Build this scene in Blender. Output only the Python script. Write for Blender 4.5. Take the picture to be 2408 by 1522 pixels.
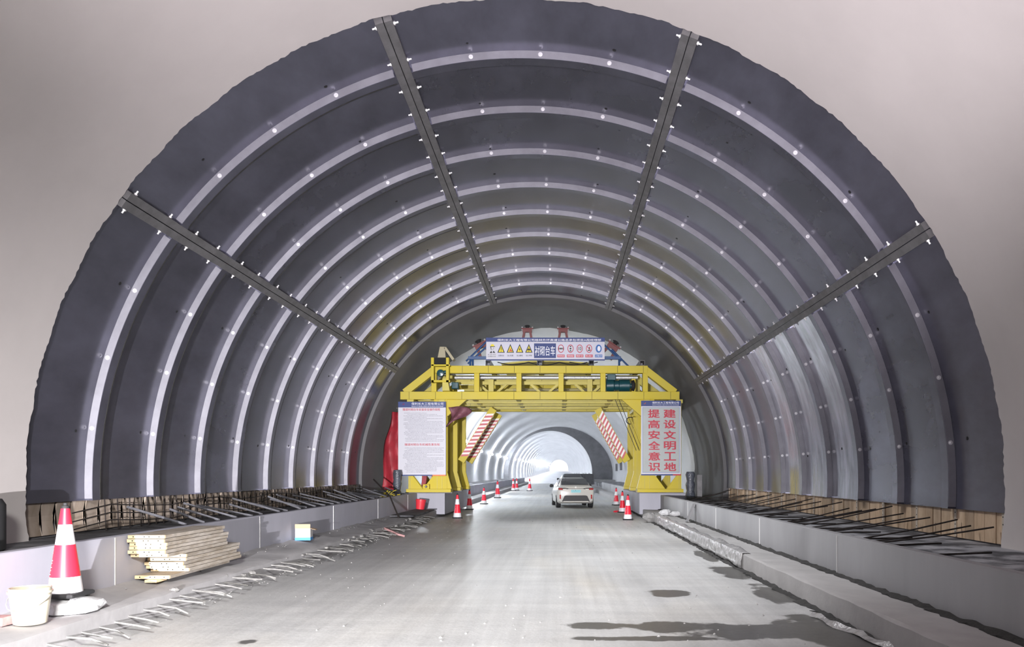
import bpy, bmesh, math, random
from mathutils import Vector, Matrix
random.seed(7)
R = math.radians
S = bpy.context.scene
COL = S.collection
for o in list(bpy.data.objects):
    bpy.data.objects.remove(o)

# ---------------------------------------------------------------- camera
CAMZ = 1.68                      # eye height above the road
cam_d = bpy.data.cameras.new('camera')
cam = bpy.data.objects.new('camera', cam_d); COL.objects.link(cam)
cam.location = (0, 0, CAMZ); cam.rotation_euler = (R(90), 0, 0)
cam_d.sensor_width = 36; cam_d.sensor_fit = 'HORIZONTAL'
cam_d.lens = 1800 / 2408 * 36
cam_d.shift_x = (1204 - 1315) / 2408
cam_d.shift_y = (1112 - 761) / 2408
cam_d.clip_start = 0.05; cam_d.clip_end = 2000
S.camera = cam

# ---------------------------------------------------------------- world, lights, exposure
W = bpy.data.worlds.new('world'); S.world = W; W.use_nodes = True
bg = W.node_tree.nodes['Background']
bg.inputs[0].default_value = (0.93, 0.92, 1.0, 1); bg.inputs[1].default_value = 1.3

def lamp(name, kind, loc, energy, color, target=None, **kw):
    d = bpy.data.lights.new(name, kind); d.energy = energy; d.color = color
    for k, v in kw.items(): setattr(d, k, v)
    o = bpy.data.objects.new(name, d); COL.objects.link(o); o.location = loc
    if target: o.rotation_euler = (Vector(target) - Vector(loc)).to_track_quat('-Z', 'Y').to_euler()
    return o
lamp('headlamp', 'SPOT', (-2.0, -5.5, 0.95), 34000, (1, .97, .99), (-3.1, 10, -.3), spot_size=R(52), spot_blend=1., shadow_soft_size=.04)
lamp('high_beam', 'SPOT', (-2.3, -2.6, 1.05), 7800, (1, .98, .99), (-.3, 29, 3.0), spot_size=R(38), spot_blend=.8, shadow_soft_size=.04)
lamp('road_light', 'SPOT', (-1.0, -1.0, 4.2), 9000, (1, .985, .955), (-2.7, 9.3, 0), spot_size=R(60), spot_blend=1., shadow_soft_size=.5)  # unseen overhead spot added to brighten the road
lamp('work_light', 'SPOT', (0.2, -.6, 2.0), 7000, (1, .93, .985), (0.5, 8.0, 7.6), spot_size=R(72), spot_blend=.8, shadow_soft_size=.3)  # unseen spot added near the camera to brighten the vault
for _y in (12.5, 18, 23.5):
    lamp('crown_light', 'SPOT', (.4, _y, 6.5), 1500, (.97, .98, 1), (1.9, _y, 0), spot_size=R(92), spot_blend=.85, shadow_soft_size=.5)  # unseen spots added under the crown to brighten road and right bench

S.view_settings.view_transform = 'Standard'; S.view_settings.look = 'None'
S.view_settings.exposure = 0.0; S.view_settings.gamma = 1.0
S.view_settings.use_curve_mapping = False

# ---------------------------------------------------------------- materials
def mat(name, col, rough=.7, metal=0., var=0., scale=3., stretch=(1, 1, 1), bump=0., col2=None, emit=0., detail=5., rnd=0., spec=.5, lo=.35, hi=.7, bscale=None):
    m = bpy.data.materials.new(name); m.use_nodes = True
    nt = m.node_tree; b = nt.nodes['Principled BSDF']
    b.inputs['Base Color'].default_value = (*col, 1); b.inputs['Roughness'].default_value = rough
    b.inputs['Metallic'].default_value = metal; b.inputs['Specular IOR Level'].default_value = spec
    if emit:
        b.inputs['Emission Color'].default_value = (*col, 1); b.inputs['Emission Strength'].default_value = emit
    if var or col2 or bump or rnd:
        tc = nt.nodes.new('ShaderNodeTexCoord'); mp = nt.nodes.new('ShaderNodeMapping')
        mp.inputs['Scale'].default_value = stretch
        nt.links.new(tc.outputs['Object'], mp.inputs[0])
        if rnd:
            oi = nt.nodes.new('ShaderNodeObjectInfo'); ml = nt.nodes.new('ShaderNodeMath'); ml.operation = 'MULTIPLY'; ml.inputs[1].default_value = 37
            nt.links.new(oi.outputs['Random'], ml.inputs[0]); nt.links.new(ml.outputs[0], mp.inputs['Location'])
        nz = nt.nodes.new('ShaderNodeTexNoise'); nz.inputs['Scale'].default_value = scale; nz.inputs['Detail'].default_value = detail
        nz.inputs['Roughness'].default_value = .62
        nt.links.new(mp.outputs[0], nz.inputs['Vector'])
        cr = nt.nodes.new('ShaderNodeValToRGB')
        c2 = col2 or tuple(max(0, c * (1 - var)) for c in col)
        c1 = col if col2 else tuple(min(1, c * (1 + var)) for c in col)
        cr.color_ramp.elements[0].color = (*c2, 1); cr.color_ramp.elements[1].color = (*c1, 1)
        cr.color_ramp.elements[0].position = lo; cr.color_ramp.elements[1].position = hi
        nt.links.new(nz.outputs['Fac'], cr.inputs[0])
        out = cr.outputs[0]
        if rnd:
            hv = nt.nodes.new('ShaderNodeHueSaturation')
            mr = nt.nodes.new('ShaderNodeMapRange'); mr.inputs['To Min'].default_value = 1 - rnd; mr.inputs['To Max'].default_value = 1 + rnd
            nt.links.new(oi.outputs['Random'], mr.inputs[0]); nt.links.new(mr.outputs[0], hv.inputs['Value'])
            nt.links.new(out, hv.inputs['Color']); out = hv.outputs[0]
        nt.links.new(out, b.inputs['Base Color'])
        if bump:
            bp = nt.nodes.new('ShaderNodeBump'); bp.inputs['Strength'].default_value = bump; bp.inputs['Distance'].default_value = .03
            n2 = nt.nodes.new('ShaderNodeTexNoise'); n2.inputs['Scale'].default_value = bscale or scale * 4; n2.inputs['Detail'].default_value = 6
            nt.links.new(mp.outputs[0], n2.inputs['Vector'])
            nt.links.new(n2.outputs['Fac'], bp.inputs['Height']); nt.links.new(bp.outputs[0], b.inputs['Normal'])
    return m

M = {}
M['near_concrete'] = mat('smooth pale concrete', (.56, .525, .515), .75, var=.05, scale=.5, bump=.06, bscale=1.5)
M['grey_concrete'] = mat('fresh grey concrete', (.15, .148, .156), .8, var=.12, scale=.8, stretch=(1, .5, 1), bump=.25, bscale=2)  # darker tone for the lining ring around the gantry
M['white_concrete'] = mat('pale far concrete', (.7, .7, .72), .6, var=.08, scale=.5, stretch=(1, .25, 1), bump=.1, bscale=1)
M['end_concrete'] = mat('dark bulkhead concrete', (.2, .2, .215), .85, var=.15, scale=.9, bump=.2)
M['wall_concrete'] = mat('trench wall concrete', (.385, .385, .445), .6, var=.07, scale=1.2, stretch=(1, .9, .25), bump=.05)
M['wall_worn'] = mat('worn grey trench wall', (.27, .268, .278), .6, var=.1, scale=1.2, stretch=(1, .9, .2), bump=.05)  # darker and greyer tone than the left trench wall
M['kerb_worn'] = mat('worn grey kerb', (.36, .352, .35), .85, var=.1, scale=1.5, bump=.2, bscale=9)
M['kerb_concrete'] = mat('dusty kerb concrete', (.37, .362, .37), .85, var=.12, scale=2.2, bump=.12, bscale=6)
M['kerb_pale'] = mat('pale grout line', (.6, .6, .6), .8)
M['bench_dark'] = mat('trench bed', (.33, .33, .35), .9, var=.3, scale=1.6, bump=.4, bscale=8, col2=(.07, .07, .078), lo=.44, hi=.58)
M['bench_bed'] = M['bench_dark']
M['bench_dark'] = mat('sooty trench bed', (.13, .13, .14), .9, scale=1.6, bump=.4, bscale=8, col2=(.025, .025, .03), lo=.4, hi=.64)  # left bed: shadow behind the trench wall put into the darker colour
M['dark_seam'] = mat('dark joint filler', (.035, .034, .033), .9, var=.3, scale=9, bump=.6)  # also colours the painted shade lines behind the left ribs
M['plate'] = mat('dark lining steel', (.105, .105, .142), .24, .5, var=.25, scale=1.1, stretch=(1, .45, 1), rnd=.16, bump=.05, bscale=3)
M['polished'] = mat('rubbed bright lining steel', (.46, .46, .5), .13, .75, var=.45, scale=2.2, stretch=(1, 1.6, .35), bump=.12, bscale=5)  # glossier plates; lamp highlight also put into the pale base colour
M['rib'] = mat('worn rib steel', (.34, .335, .38), .5, .3, var=.12, scale=2.5, rnd=.1)  # paler than the plates: light on rib fronts painted in
M['rail'] = mat('oiled joint rail steel', (.19, .187, .195), .6, .4, var=.2, scale=4)
M['bolt'] = mat('bright bolt steel', (.72, .7, .72), .35, .5)
M['washer'] = mat('bright washer zinc', (.9, .89, .92), .35, .2)
M['black'] = mat('matte black', (.012, .012, .013), .8)
M['rubber'] = mat('black rubber', (.02, .02, .022), .75)
M['board'] = mat('stained formwork board', (.66, .5, .35), .8, var=.3, scale=3.2, stretch=(1, 1, .35), rnd=.3, col2=(.4, .28, .18), bump=.15)
M['board_pale'] = mat('pale cement stained board', (.5, .42, .36), .85, var=.3, scale=3.2, stretch=(1, 1, .35), rnd=.25, col2=(.33, .26, .2), bump=.15)
M['cleat'] = mat('pale plastic cleat', (.55, .48, .4), .7, var=.1, scale=8)
M['rebar'] = mat('rusty rebar', (.035, .028, .026), .7, .3, var=.4, scale=14)
M['rebar_grey'] = mat('grey cement coated bar', (.12, .12, .135), .7, .2, var=.3, scale=10)
M['dusty_bar'] = mat('dust covered bar', (.2, .196, .19), .8, var=.25, scale=12)
M['plank_clean'] = mat('clean yellow timber', (.74, .58, .36), .65, var=.12, scale=4, rnd=.12)
M['plank_weathered'] = mat('cement crusted timber', (.46, .42, .38), .85, col2=(.27, .225, .17), scale=7, stretch=(1, .25, 1), bump=.4, rnd=.12)
M['yellow'] = mat('yellow gantry paint', (.6, .475, .008), .5, col2=(.56, .46, .07), scale=.5, spec=.35)
M['yellow_pale'] = mat('dusty yellow paint', (.54, .46, .07), .45, var=.08, scale=1.5)
M['blue'] = mat('blue tube paint', (.02, .07, .2), .4)
M['navy'] = mat('navy sign print', (.018, .042, .19), .5)
M['sign_white'] = mat('white sign sheet', (.62, .62, .69), .5)
M['sign_grey'] = mat('grey green sign panel', (.43, .46, .46), .5, var=.06, scale=1.5)
M['sign_pale'] = mat('pale lilac sign cell', (.6, .6, .72), .5)
M['ink_red'] = mat('red sign ink', (.5, .02, .05), .5)
M['ink_grey'] = mat('grey sign ink', (.34, .34, .4), .6)
M['ink_black'] = mat('black sign ink', (.012, .012, .015), .6)
M['ink_white'] = mat('white sign ink', (.85, .86, .92), .5)
M['ink_yellow'] = mat('yellow sign ink', (.8, .66, .03), .5)
M['ink_blue'] = mat('blue sign ink', (.02, .13, .42), .5)
M['ink_orange'] = mat('orange sign strip', (.75, .17, .05), .5)
M['red_paint'] = mat('red jack paint', (.14, .02, .02), .45)
M['red_tarp'] = mat('red tarpaulin', (.36, .025, .04), .55, var=.2, scale=2, bump=.3)
M['pink_tarp'] = mat('faded pink tarpaulin', (.2, .075, .1), .6, var=.25, scale=4, bump=.3)
M['teal'] = mat('teal motor paint', (.008, .06, .075), .3)
M['silver'] = mat('silver foil duct', (.75, .76, .8), .3, .7, var=.1, scale=6, bump=.3)
M['beige'] = mat('beige painted channel', (.42, .38, .26), .6)
M['stripe_white'] = mat('white hazard stripe', (.82, .78, .78), .4)
M['stripe_red'] = mat('red hazard stripe', (.5, .04, .07), .4)
M['grey_wrap'] = mat('grey plastic wrap', (.09, .1, .125), .2, var=.3, scale=6, bump=.6)
M['cone_red'] = mat('cone red', (.8, .022, .05), .4)
M['cone_white'] = mat('cone white band', (.82, .81, .86), .4, var=.06, scale=8)
M['bucket_white'] = mat('cream plastic bucket', (.6, .55, .44), .4, var=.04, scale=5)
M['bucket_red'] = mat('red plastic bucket', (.72, .04, .06), .4)
M['wire'] = mat('galvanised wire', (.5, .5, .5), .4, .6)
M['carton'] = mat('white printed carton', (.62, .61, .63), .6)
M['carton_brown'] = mat('brown carton flap', (.42, .3, .19), .75)
M['carton_blue'] = mat('blue carton band', (.06, .27, .62), .6)
M['car_paint'] = mat('pearl white car paint', (.66, .65, .63), .28, spec=.7)
M['car_glass'] = mat('dark tinted glass', (.02, .02, .024), .08, spec=.8)
M['car_black'] = mat('black car plastic', (.028, .028, .033), .55)
M['tail_red'] = mat('red lamp lens', (.42, .02, .02), .15)
M['tail_clear'] = mat('clear lamp lens', (.85, .83, .8), .15)
M['plate_blue'] = mat('pale cyan number plate', (.3, .68, .76), .4)
M['plate_ink'] = mat('teal number plate ink', (.05, .3, .42), .5)
M['alloy'] = mat('alloy wheel', (.35, .35, .36), .35, .7)
M['grey_paint'] = mat('dull blue grey car paint', (.16, .2, .22), .35)
M['film'] = mat('dusty plastic film', (.34, .335, .335), .2, var=.3, scale=6, bump=.9, bscale=10)
M['sack'] = mat('white woven sack', (.5, .5, .51), .7, var=.1, scale=6, bump=.3)
M['stone'] = mat('broken concrete', (.3, .295, .29), .9, var=.2, scale=9, rnd=.2)
M['pink_wood'] = mat('pink painted timber', (.44, .25, .25), .8, var=.2, scale=9)
M['lamp_glow'] = mat('lamp tube', (.86, .93, 1.), .4, emit=1500)
M['lamp_glow_near'] = mat('bright lamp tube', (.9, .95, 1.), .4, emit=2200)
M['amber_glow'] = mat('warm lamp tube', (1., .62, .3), .4, emit=60)

def road_material():
    m = bpy.data.materials.new('dusty concrete road'); m.use_nodes = True
    nt = m.node_tree; N = nt.nodes; L = nt.links; b = N['Principled BSDF']
    tc = N.new('ShaderNodeTexCoord')
    def noise(scale, st=(1, 1, 1), det=5, rough=.6):
        mp = N.new('ShaderNodeMapping'); mp.inputs['Scale'].default_value = st; L.new(tc.outputs['Object'], mp.inputs[0])
        n = N.new('ShaderNodeTexNoise'); n.inputs['Scale'].default_value = scale; n.inputs['Detail'].default_value = det; n.inputs['Roughness'].default_value = rough
        L.new(mp.outputs[0], n.inputs['Vector']); return n.outputs['Fac']
    def ramp(f, a, ca, z, cz):
        r = N.new('ShaderNodeValToRGB'); e = r.color_ramp.elements
        e[0].position = a; e[0].color = (*ca, 1); e[1].position = z; e[1].color = (*cz, 1)
        L.new(f, r.inputs[0]); return r.outputs[0]
    def mix(f, a, c, mode='MIX'):
        x = N.new('ShaderNodeMix'); x.data_type = 'RGBA'; x.blend_type = mode
        if isinstance(f, float): x.inputs[0].default_value = f
        else: L.new(f, x.inputs[0])
        L.new(a, x.inputs[6])
        if isinstance(c, tuple): x.inputs[7].default_value = (*c, 1)
        else: L.new(c, x.inputs[7])
        return x.outputs[2]
    base = ramp(noise(.55, (1, .5, 1)), .3, (.43, .435, .44), .72, (.55, .55, .54))
    tracks = ramp(noise(2.2, (2.6, .06, 1), 6), .35, (.8, .8, .8), .65, (1.1, 1.1, 1.1))
    c = mix(.55, base, tracks, 'MULTIPLY')
    cross = ramp(noise(1.6, (.25, 1.6, 1), 4), .4, (.82, .82, .83), .6, (1.04, 1.04, 1.04))
    c = mix(.45, c, cross, 'MULTIPLY')
    fine = ramp(noise(30, (1, 1, 1), 4), .3, (.88, .88, .88), .7, (1.08, 1.08, 1.08))
    c = mix(.8, c, fine, 'MULTIPLY')
    warm = ramp(noise(.35, (1, .35, 1), 3), .52, (0, 0, 0), .7, (1, 1, 1))
    c = mix(warm, c, mix(.9, c, (1.06, 1.0, .9), 'MULTIPLY'))
    # wet stains: each an ellipse on the road with a ragged rim
    sep = N.new('ShaderNodeSeparateXYZ'); L.new(tc.outputs['Object'], sep.inputs[0])
    rag = noise(2.2, (1, .8, 1), 5)
    def math_(op, a, v):
        n = N.new('ShaderNodeMath'); n.operation = op
        for i, x in enumerate((a, v)):
            if isinstance(x, (int, float)): n.inputs[i].default_value = x
            else: L.new(x, n.inputs[i])
        return n.outputs[0]
    total = None
    for cx, cy, rx, ry in ((2.85, 8.1, .55, .95), (2.0, 8.05, .75, .42), (1.35, 8.35, .62, .3), (2.95, 10.6, .24, 1.1),
                           (2.9, 13.0, .3, .9), (1.55, 10.65, .34, .32), (.5, 8.4, .5, .2), (2.95, 15.5, .16, 1.2), (-3.1, 7.6, .12, .14), (1.0, 7.75, .9, .12)):
        dx = math_('DIVIDE', math_('SUBTRACT', sep.outputs[0], cx), rx); dy = math_('DIVIDE', math_('SUBTRACT', sep.outputs[1], cy), ry)
        d = math_('ADD', math_('MULTIPLY', dx, dx), math_('MULTIPLY', dy, dy))
        f = math_('SUBTRACT', 1.0, d)
        total = f if total is None else math_('MAXIMUM', total, f)
    wet = math_('ADD', total, math_('MULTIPLY', math_('SUBTRACT', rag, .5), 3.4))
    cl = N.new('ShaderNodeMapRange'); cl.inputs['From Min'].default_value = -.02; cl.inputs['From Max'].default_value = .3
    L.new(wet, cl.inputs[0]); wetf = cl.outputs[0]
    c = mix(wetf, c, mix(.86, c, (.085, .08, .072), 'MULTIPLY'))
    L.new(c, b.inputs['Base Color'])
    rr = N.new('ShaderNodeMapRange'); rr.inputs['To Min'].default_value = .5; rr.inputs['To Max'].default_value = .3
    L.new(wetf, rr.inputs[0]); L.new(rr.outputs[0], b.inputs['Roughness'])
    bp = N.new('ShaderNodeBump'); bp.inputs['Strength'].default_value = .25; bp.inputs['Distance'].default_value = .02
    L.new(noise(9, (1, .7, 1), 8, .7), bp.inputs['Height']); L.new(bp.outputs[0], b.inputs['Normal'])
    return m
M['road'] = road_material()

def hazard_material():
    m = bpy.data.materials.new('red and white hazard stripes'); m.use_nodes = True
    nt = m.node_tree; N = nt.nodes; L = nt.links; b = N['Principled BSDF']; b.inputs['Roughness'].default_value = .4
    tc = N.new('ShaderNodeTexCoord'); w = N.new('ShaderNodeTexWave'); w.bands_direction = 'DIAGONAL'; w.inputs['Scale'].default_value = 1.35
    r = N.new('ShaderNodeValToRGB'); r.color_ramp.interpolation = 'CONSTANT'
    r.color_ramp.elements[0].color = (.5, .035, .06, 1); r.color_ramp.elements[1].position = .42; r.color_ramp.elements[1].color = (.82, .78, .78, 1)
    L.new(tc.outputs['Object'], w.inputs['Vector']); L.new(w.outputs['Fac'], r.inputs[0]); L.new(r.outputs[0], b.inputs['Base Color'])
    return m
M['hazard'] = hazard_material()

# ---------------------------------------------------------------- mesh helpers
class MB:
    def __init__(s): s.v = []; s.f = []; s.mi = []; s.cur = 0
    def add(s, vs, fs):
        k = len(s.v); s.v += [tuple(v) for v in vs]
        for f in fs: s.f.append([k + i for i in f]); s.mi.append(s.cur)
        return s
    def box(s, a, b):
        (x0, y0, z0), (x1, y1, z1) = a, b
        x0, x1 = min(x0, x1), max(x0, x1); y0, y1 = min(y0, y1), max(y0, y1); z0, z1 = min(z0, z1), max(z0, z1)
        return s.add([(x0, y0, z0), (x1, y0, z0), (x1, y1, z0), (x0, y1, z0), (x0, y0, z1), (x1, y0, z1), (x1, y1, z1), (x0, y1, z1)],
                     [(0, 3, 2, 1), (4, 5, 6, 7), (0, 1, 5, 4), (1, 2, 6, 5), (2, 3, 7, 6), (3, 0, 4, 7)])
    def bar(s, p, q, w, h, up=(0, 1, 0)):
        """rectangular bar p->q: w across, h along `up`"""
        p, q = Vector(p), Vector(q); d = (q - p).normalized(); u = Vector(up); u = (u - d * u.dot(d)).normalized(); r = d.cross(u)
        vs = []
        for c in (p, q):
            for a, b2 in ((-1, -1), (1, -1), (1, 1), (-1, 1)): vs.append(c + r * (a * w / 2) + u * (b2 * h / 2))
        return s.add(vs, [(0, 3, 2, 1), (4, 5, 6, 7), (0, 1, 5, 4), (1, 2, 6, 5), (2, 3, 7, 6), (3, 0, 4, 7)])
    def tube(s, pts, r, n=8, r2=None):
        pts = [Vector(p) for p in pts]; rings = []; vs = []
        for i, p in enumerate(pts):
            d = (pts[min(i + 1, len(pts) - 1)] - pts[max(i - 1, 0)]).normalized()
            u = Vector((0, 0, 1)) if abs(d.z) < .9 else Vector((1, 0, 0)); a = d.cross(u).normalized(); b = a.cross(d)
            t = i / max(1, len(pts) - 1); rr = r if r2 is None else r + (r2 - r) * t
            for k in range(n):
                an = 2 * math.pi * k / n; vs.append(p + a * (rr * math.cos(an)) + b * (rr * math.sin(an)))
        fs = []
        for i in range(len(pts) - 1):
            for k in range(n):
                k2 = (k + 1) % n; fs.append((i * n + k, i * n + k2, (i + 1) * n + k2, (i + 1) * n + k))
        fs.append(tuple(range(n - 1, -1, -1))); fs.append(tuple((len(pts) - 1) * n + k for k in range(n)))
        return s.add(vs, fs)
    def lathe(s, prof, c=(0, 0, 0), n=28, axis='z', cap=True):
        vs = []; fs = []
        for (r, h) in prof:
            for k in range(n):
                a = 2 * math.pi * k / n; x, y = r * math.cos(a), r * math.sin(a)
                if axis == 'z': vs.append((c[0] + x, c[1] + y, c[2] + h))
                elif axis == 'y': vs.append((c[0] + x, c[1] + h, c[2] + y))
                else: vs.append((c[0] + h, c[1] + x, c[2] + y))
        for i in range(len(prof) - 1):
            for k in range(n):
                k2 = (k + 1) % n; fs.append((i * n + k, i * n + k2, (i + 1) * n + k2, (i + 1) * n + k))
        if cap:
            fs.append(tuple(range(n - 1, -1, -1))); fs.append(tuple((len(prof) - 1) * n + k for k in range(n)))
        return s.add(vs, fs)
    def prism(s, poly, y0, y1, plane='xz'):
        n = len(poly)
        P = (lambda a, b, t: (a, t, b)) if plane == 'xz' else ((lambda a, b, t: (t, a, b)) if plane == 'yz' else (lambda a, b, t: (a, b, t)))
        vs = [P(a, b, y0) for a, b in poly] + [P(a, b, y1) for a, b in poly]
        fs = [tuple(range(n)), tuple(range(2 * n - 1, n - 1, -1))] + [(i, (i + 1) % n, n + (i + 1) % n, n + i) for i in range(n)]
        return s.add(vs, fs)
    def grid(s, rows):
        n = len(rows[0]); vs = [p for r in rows for p in r]
        fs = [(i * n + j, i * n + j + 1, (i + 1) * n + j + 1, (i + 1) * n + j) for i in range(len(rows) - 1) for j in range(n - 1)]
        return s.add(vs, fs)
    def build(s, name, m, parent=None, smooth=False, bevel=0., solid=0., loc=None):
        me = bpy.data.meshes.new(name); me.from_pydata(s.v, [], s.f)
        mats = m if isinstance(m, (list, tuple)) else [m]
        for x in mats: me.materials.append(x)
        if len(mats) > 1: me.polygons.foreach_set('material_index', s.mi)
        b = bmesh.new(); b.from_mesh(me); bmesh.ops.recalc_face_normals(b, faces=b.faces); b.to_mesh(me); b.free()
        o = bpy.data.objects.new(name, me); COL.objects.link(o)
        if smooth:
            me.polygons.foreach_set('use_smooth', [True] * len(me.polygons))
            try: me.set_sharp_from_angle(angle=R(40))
            except Exception: pass
        if solid:
            k = o.modifiers.new('solid', 'SOLIDIFY'); k.thickness = solid; k.offset = 0
        if bevel:
            k = o.modifiers.new('bevel', 'BEVEL'); k.width = bevel; k.segments = 2; k.limit_method = 'ANGLE'
        if parent:
            o.parent = parent; o.matrix_parent_inverse = Matrix.Translation(-parent.location) if not parent.get('_local') else Matrix()
        if loc: o.location = loc
        return o

def tag(o, label, cat, group=None, kind=None):
    o['label'] = label; o['category'] = cat
    if group: o['group'] = group
    if kind: o['kind'] = kind
    return o
def thing(name, label, cat, loc=(0, 0, 0), rz=0, group=None, local=False):
    """an Empty at the thing's base; parts are given in world metres unless local"""
    o = bpy.data.objects.new(name, None); COL.objects.link(o); o.location = loc; o.rotation_euler = (0, 0, rz)
    o.empty_display_size = .2
    if local: o['_local'] = 1
    return tag(o, label, cat, group)
def struct(mb, name, m, label=None, **kw):
    o = mb.build(name, m, **kw); o['kind'] = 'structure'
    if label: o['label'] = label
    return o
def dup(root, loc, rz=None, label=None, scale=None):
    r = root.copy(); COL.objects.link(r); r.location = loc
    if rz is not None: r.rotation_euler = (r.rotation_euler.x, r.rotation_euler.y, rz)
    if label: r['label'] = label
    if scale: r.scale = (scale,) * 3
    for ch in list(root.children):
        c = ch.copy(); COL.objects.link(c); c.parent = r
        for g in ch.children:
            d = g.copy(); COL.objects.link(d); d.parent = c
    return r
ORD = ('first second third fourth fifth sixth seventh eighth ninth tenth eleventh twelfth thirteenth fourteenth fifteenth sixteenth '
       'seventeenth eighteenth nineteenth twentieth').split()
TENS = {2: 'twenty', 3: 'thirty', 4: 'forty', 5: 'fifty', 6: 'sixty', 7: 'seventy', 8: 'eighty', 9: 'ninety'}
TIETH = {3: 'thirtieth', 4: 'fortieth', 5: 'fiftieth', 6: 'sixtieth', 7: 'seventieth', 8: 'eightieth', 9: 'ninetieth'}
def nth(i):                                            # i from 0
    i += 1
    if i <= 20: return ORD[i - 1]
    if i % 10 == 0: return TIETH[i // 10]
    return TENS[i // 10] + '-' + ORD[i % 10 - 1]

K = 1.22
XC, ZC = -.49 * K, CAMZ - .17 * K                      # tunnel axis
RM = 5.41 * K                                          # cast lining radius
def pol(r, t, y, cx=XC, cz=ZC): return (cx + r * math.cos(t), y, cz + r * math.sin(t))
def arc(mb, r0, r1, t0, t1, y0, y1, n, cx=XC, cz=ZC, jag=None):
    """solid curved slab between radii r0<r1, angles t0..t1 (degrees), depths y0..y1"""
    vs = []; fs = []
    for i in range(n + 1):
        t = R(t0 + (t1 - t0) * i / n); yy1 = y1 + (jag(i) if jag else 0)
        vs += [pol(r0, t, y0, cx, cz), pol(r0, t, yy1, cx, cz), pol(r1, t, yy1, cx, cz), pol(r1, t, y0, cx, cz)]
    for i in range(n):
        a = i * 4; b = a + 4
        for k in range(4): fs.append((a + k, a + (k + 1) % 4, b + (k + 1) % 4, b + k))
    fs.append((0, 1, 2, 3)); e = n * 4; fs.append((e + 3, e + 2, e + 1, e))
    return mb.add(vs, fs)

# ---------------------------------------------------------------- setting: road, kerbs, walls, vaults
rd = MB(); rd.box((-4.8, -48, -.3), (3.3, 121, 0)); struct(rd, 'floor', M['road'])
rf = MB(); rf.add([(-9, 120.5, 0), (7, 120.5, 0), (7, 540, 2.58), (-9, 540, 2.58), (-9, 120.5, -.3), (7, 120.5, -.3), (7, 540, 2.2), (-9, 540, 2.2)],
                  [(0, 1, 2, 3), (7, 6, 5, 4), (0, 4, 5, 1), (1, 5, 6, 2), (2, 6, 7, 3), (3, 7, 4, 0)])
struct(rf, 'floor', M['white_concrete'])
lb = MB(); lb.box((3.17, 69, -.3), (8.6, 120.2, .02)); struct(lb, 'floor', M['kerb_concrete'])

def strip(name, m, xs, y0, y1, dy, prof, rough=.012):
    """long kerb or wall, cross-section prof [(x,z)..] swept along y with slight irregularities"""
    mb = MB(); n = len(prof); ny = int((y1 - y0) / dy); vs = []; fs = []
    for i in range(ny + 1):
        y = y0 + (y1 - y0) * i / ny
        for (x, z, j) in prof: vs.append((x + random.uniform(-1, 1) * rough * j, y, z + random.uniform(-1, 1) * rough * j))
    for i in range(ny):
        for k in range(n - 1): fs.append((i * n + k, i * n + k + 1, (i + 1) * n + k + 1, (i + 1) * n + k))
        fs.append((i * n + n - 1, i * n, (i + 1) * n, (i + 1) * n + n - 1))
    fs.append(tuple(range(n))); fs.append(tuple(ny * n + k for k in range(n - 1, -1, -1)))
    mb.add(vs, fs); return struct(mb, name, m, smooth=True)
# left side: kerb slab, trench wall, bench bed
strip('walkway', M['kerb_concrete'], None, -48, 120, .3, [(-5.45, -.2, 0), (-4.67, -.2, 0), (-4.67, .235, .7), (-4.72, .258, 1), (-5.0, .27, 1.5), (-5.28, .29, 2), (-5.45, .33, 1.5)])
strip('wall_left', M['wall_concrete'], None, -48, 119.9, .6, [(-5.53, .1, 0), (-5.4, .1, 0), (-5.4, .885, .15), (-5.412, .9, .2), (-5.53, .9, .3)], .01)
bl = MB(); bl.box((-9.4, -48, .3), (-5.52, 121, .75)); struct(bl, 'floor', M['bench_dark'])
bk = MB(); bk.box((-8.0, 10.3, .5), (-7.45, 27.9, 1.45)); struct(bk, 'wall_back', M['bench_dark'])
# right side
strip('walkway', M['kerb_worn'], None, -48, 69, .3, [(3.17, -.2, 0), (3.9, -.2, 0), (3.9, .272, 0), (3.5, .277, .5), (3.2, .28, .5), (3.17, .262, .8)])
strip('wall_right', M['wall_worn'], None, -48, 69, .6, [(3.85, .1, 0), (3.97, .1, 0), (3.97, .83, .3), (3.862, .83, .2), (3.85, .815, .15)], .01)
br = MB(); br.box((3.96, -48, .3), (6.9, 86, .66)); struct(br, 'floor', M['bench_bed'])
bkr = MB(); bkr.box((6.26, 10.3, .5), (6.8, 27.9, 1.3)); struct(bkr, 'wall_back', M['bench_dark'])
sm = strip('trim_1', M['dark_seam'], None, -48, 40, .14, [(3.75, .2, 0), (3.87, .2, 0), (3.87, .3, 1), (3.8, .298, 1), (3.745, .276, 1.2)], .02)
sm2 = strip('trim_2', M['dark_seam'], None, 3, 40, .14, [(3.08, -.05, 0), (3.19, -.05, 0), (3.19, .035, 1), (3.13, .02, 1), (3.07, .002, 1.5)], .02)

for nm_, x_, z0_, z1_, ys_ in (('trim_6', -5.402, .3, .89, (9.3, 13.8, 18.3, 22.8, 27.3)), ('trim_7', 3.852, .29, .81, (10.6, 14.7, 18.8, 22.9))):
    b = MB()
    for y_ in ys_: b.box((x_ - .012, y_ - .007, z0_), (x_ + .012, y_ + .007, z1_))
    struct(b, nm_, M['kerb_pale'])
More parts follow.
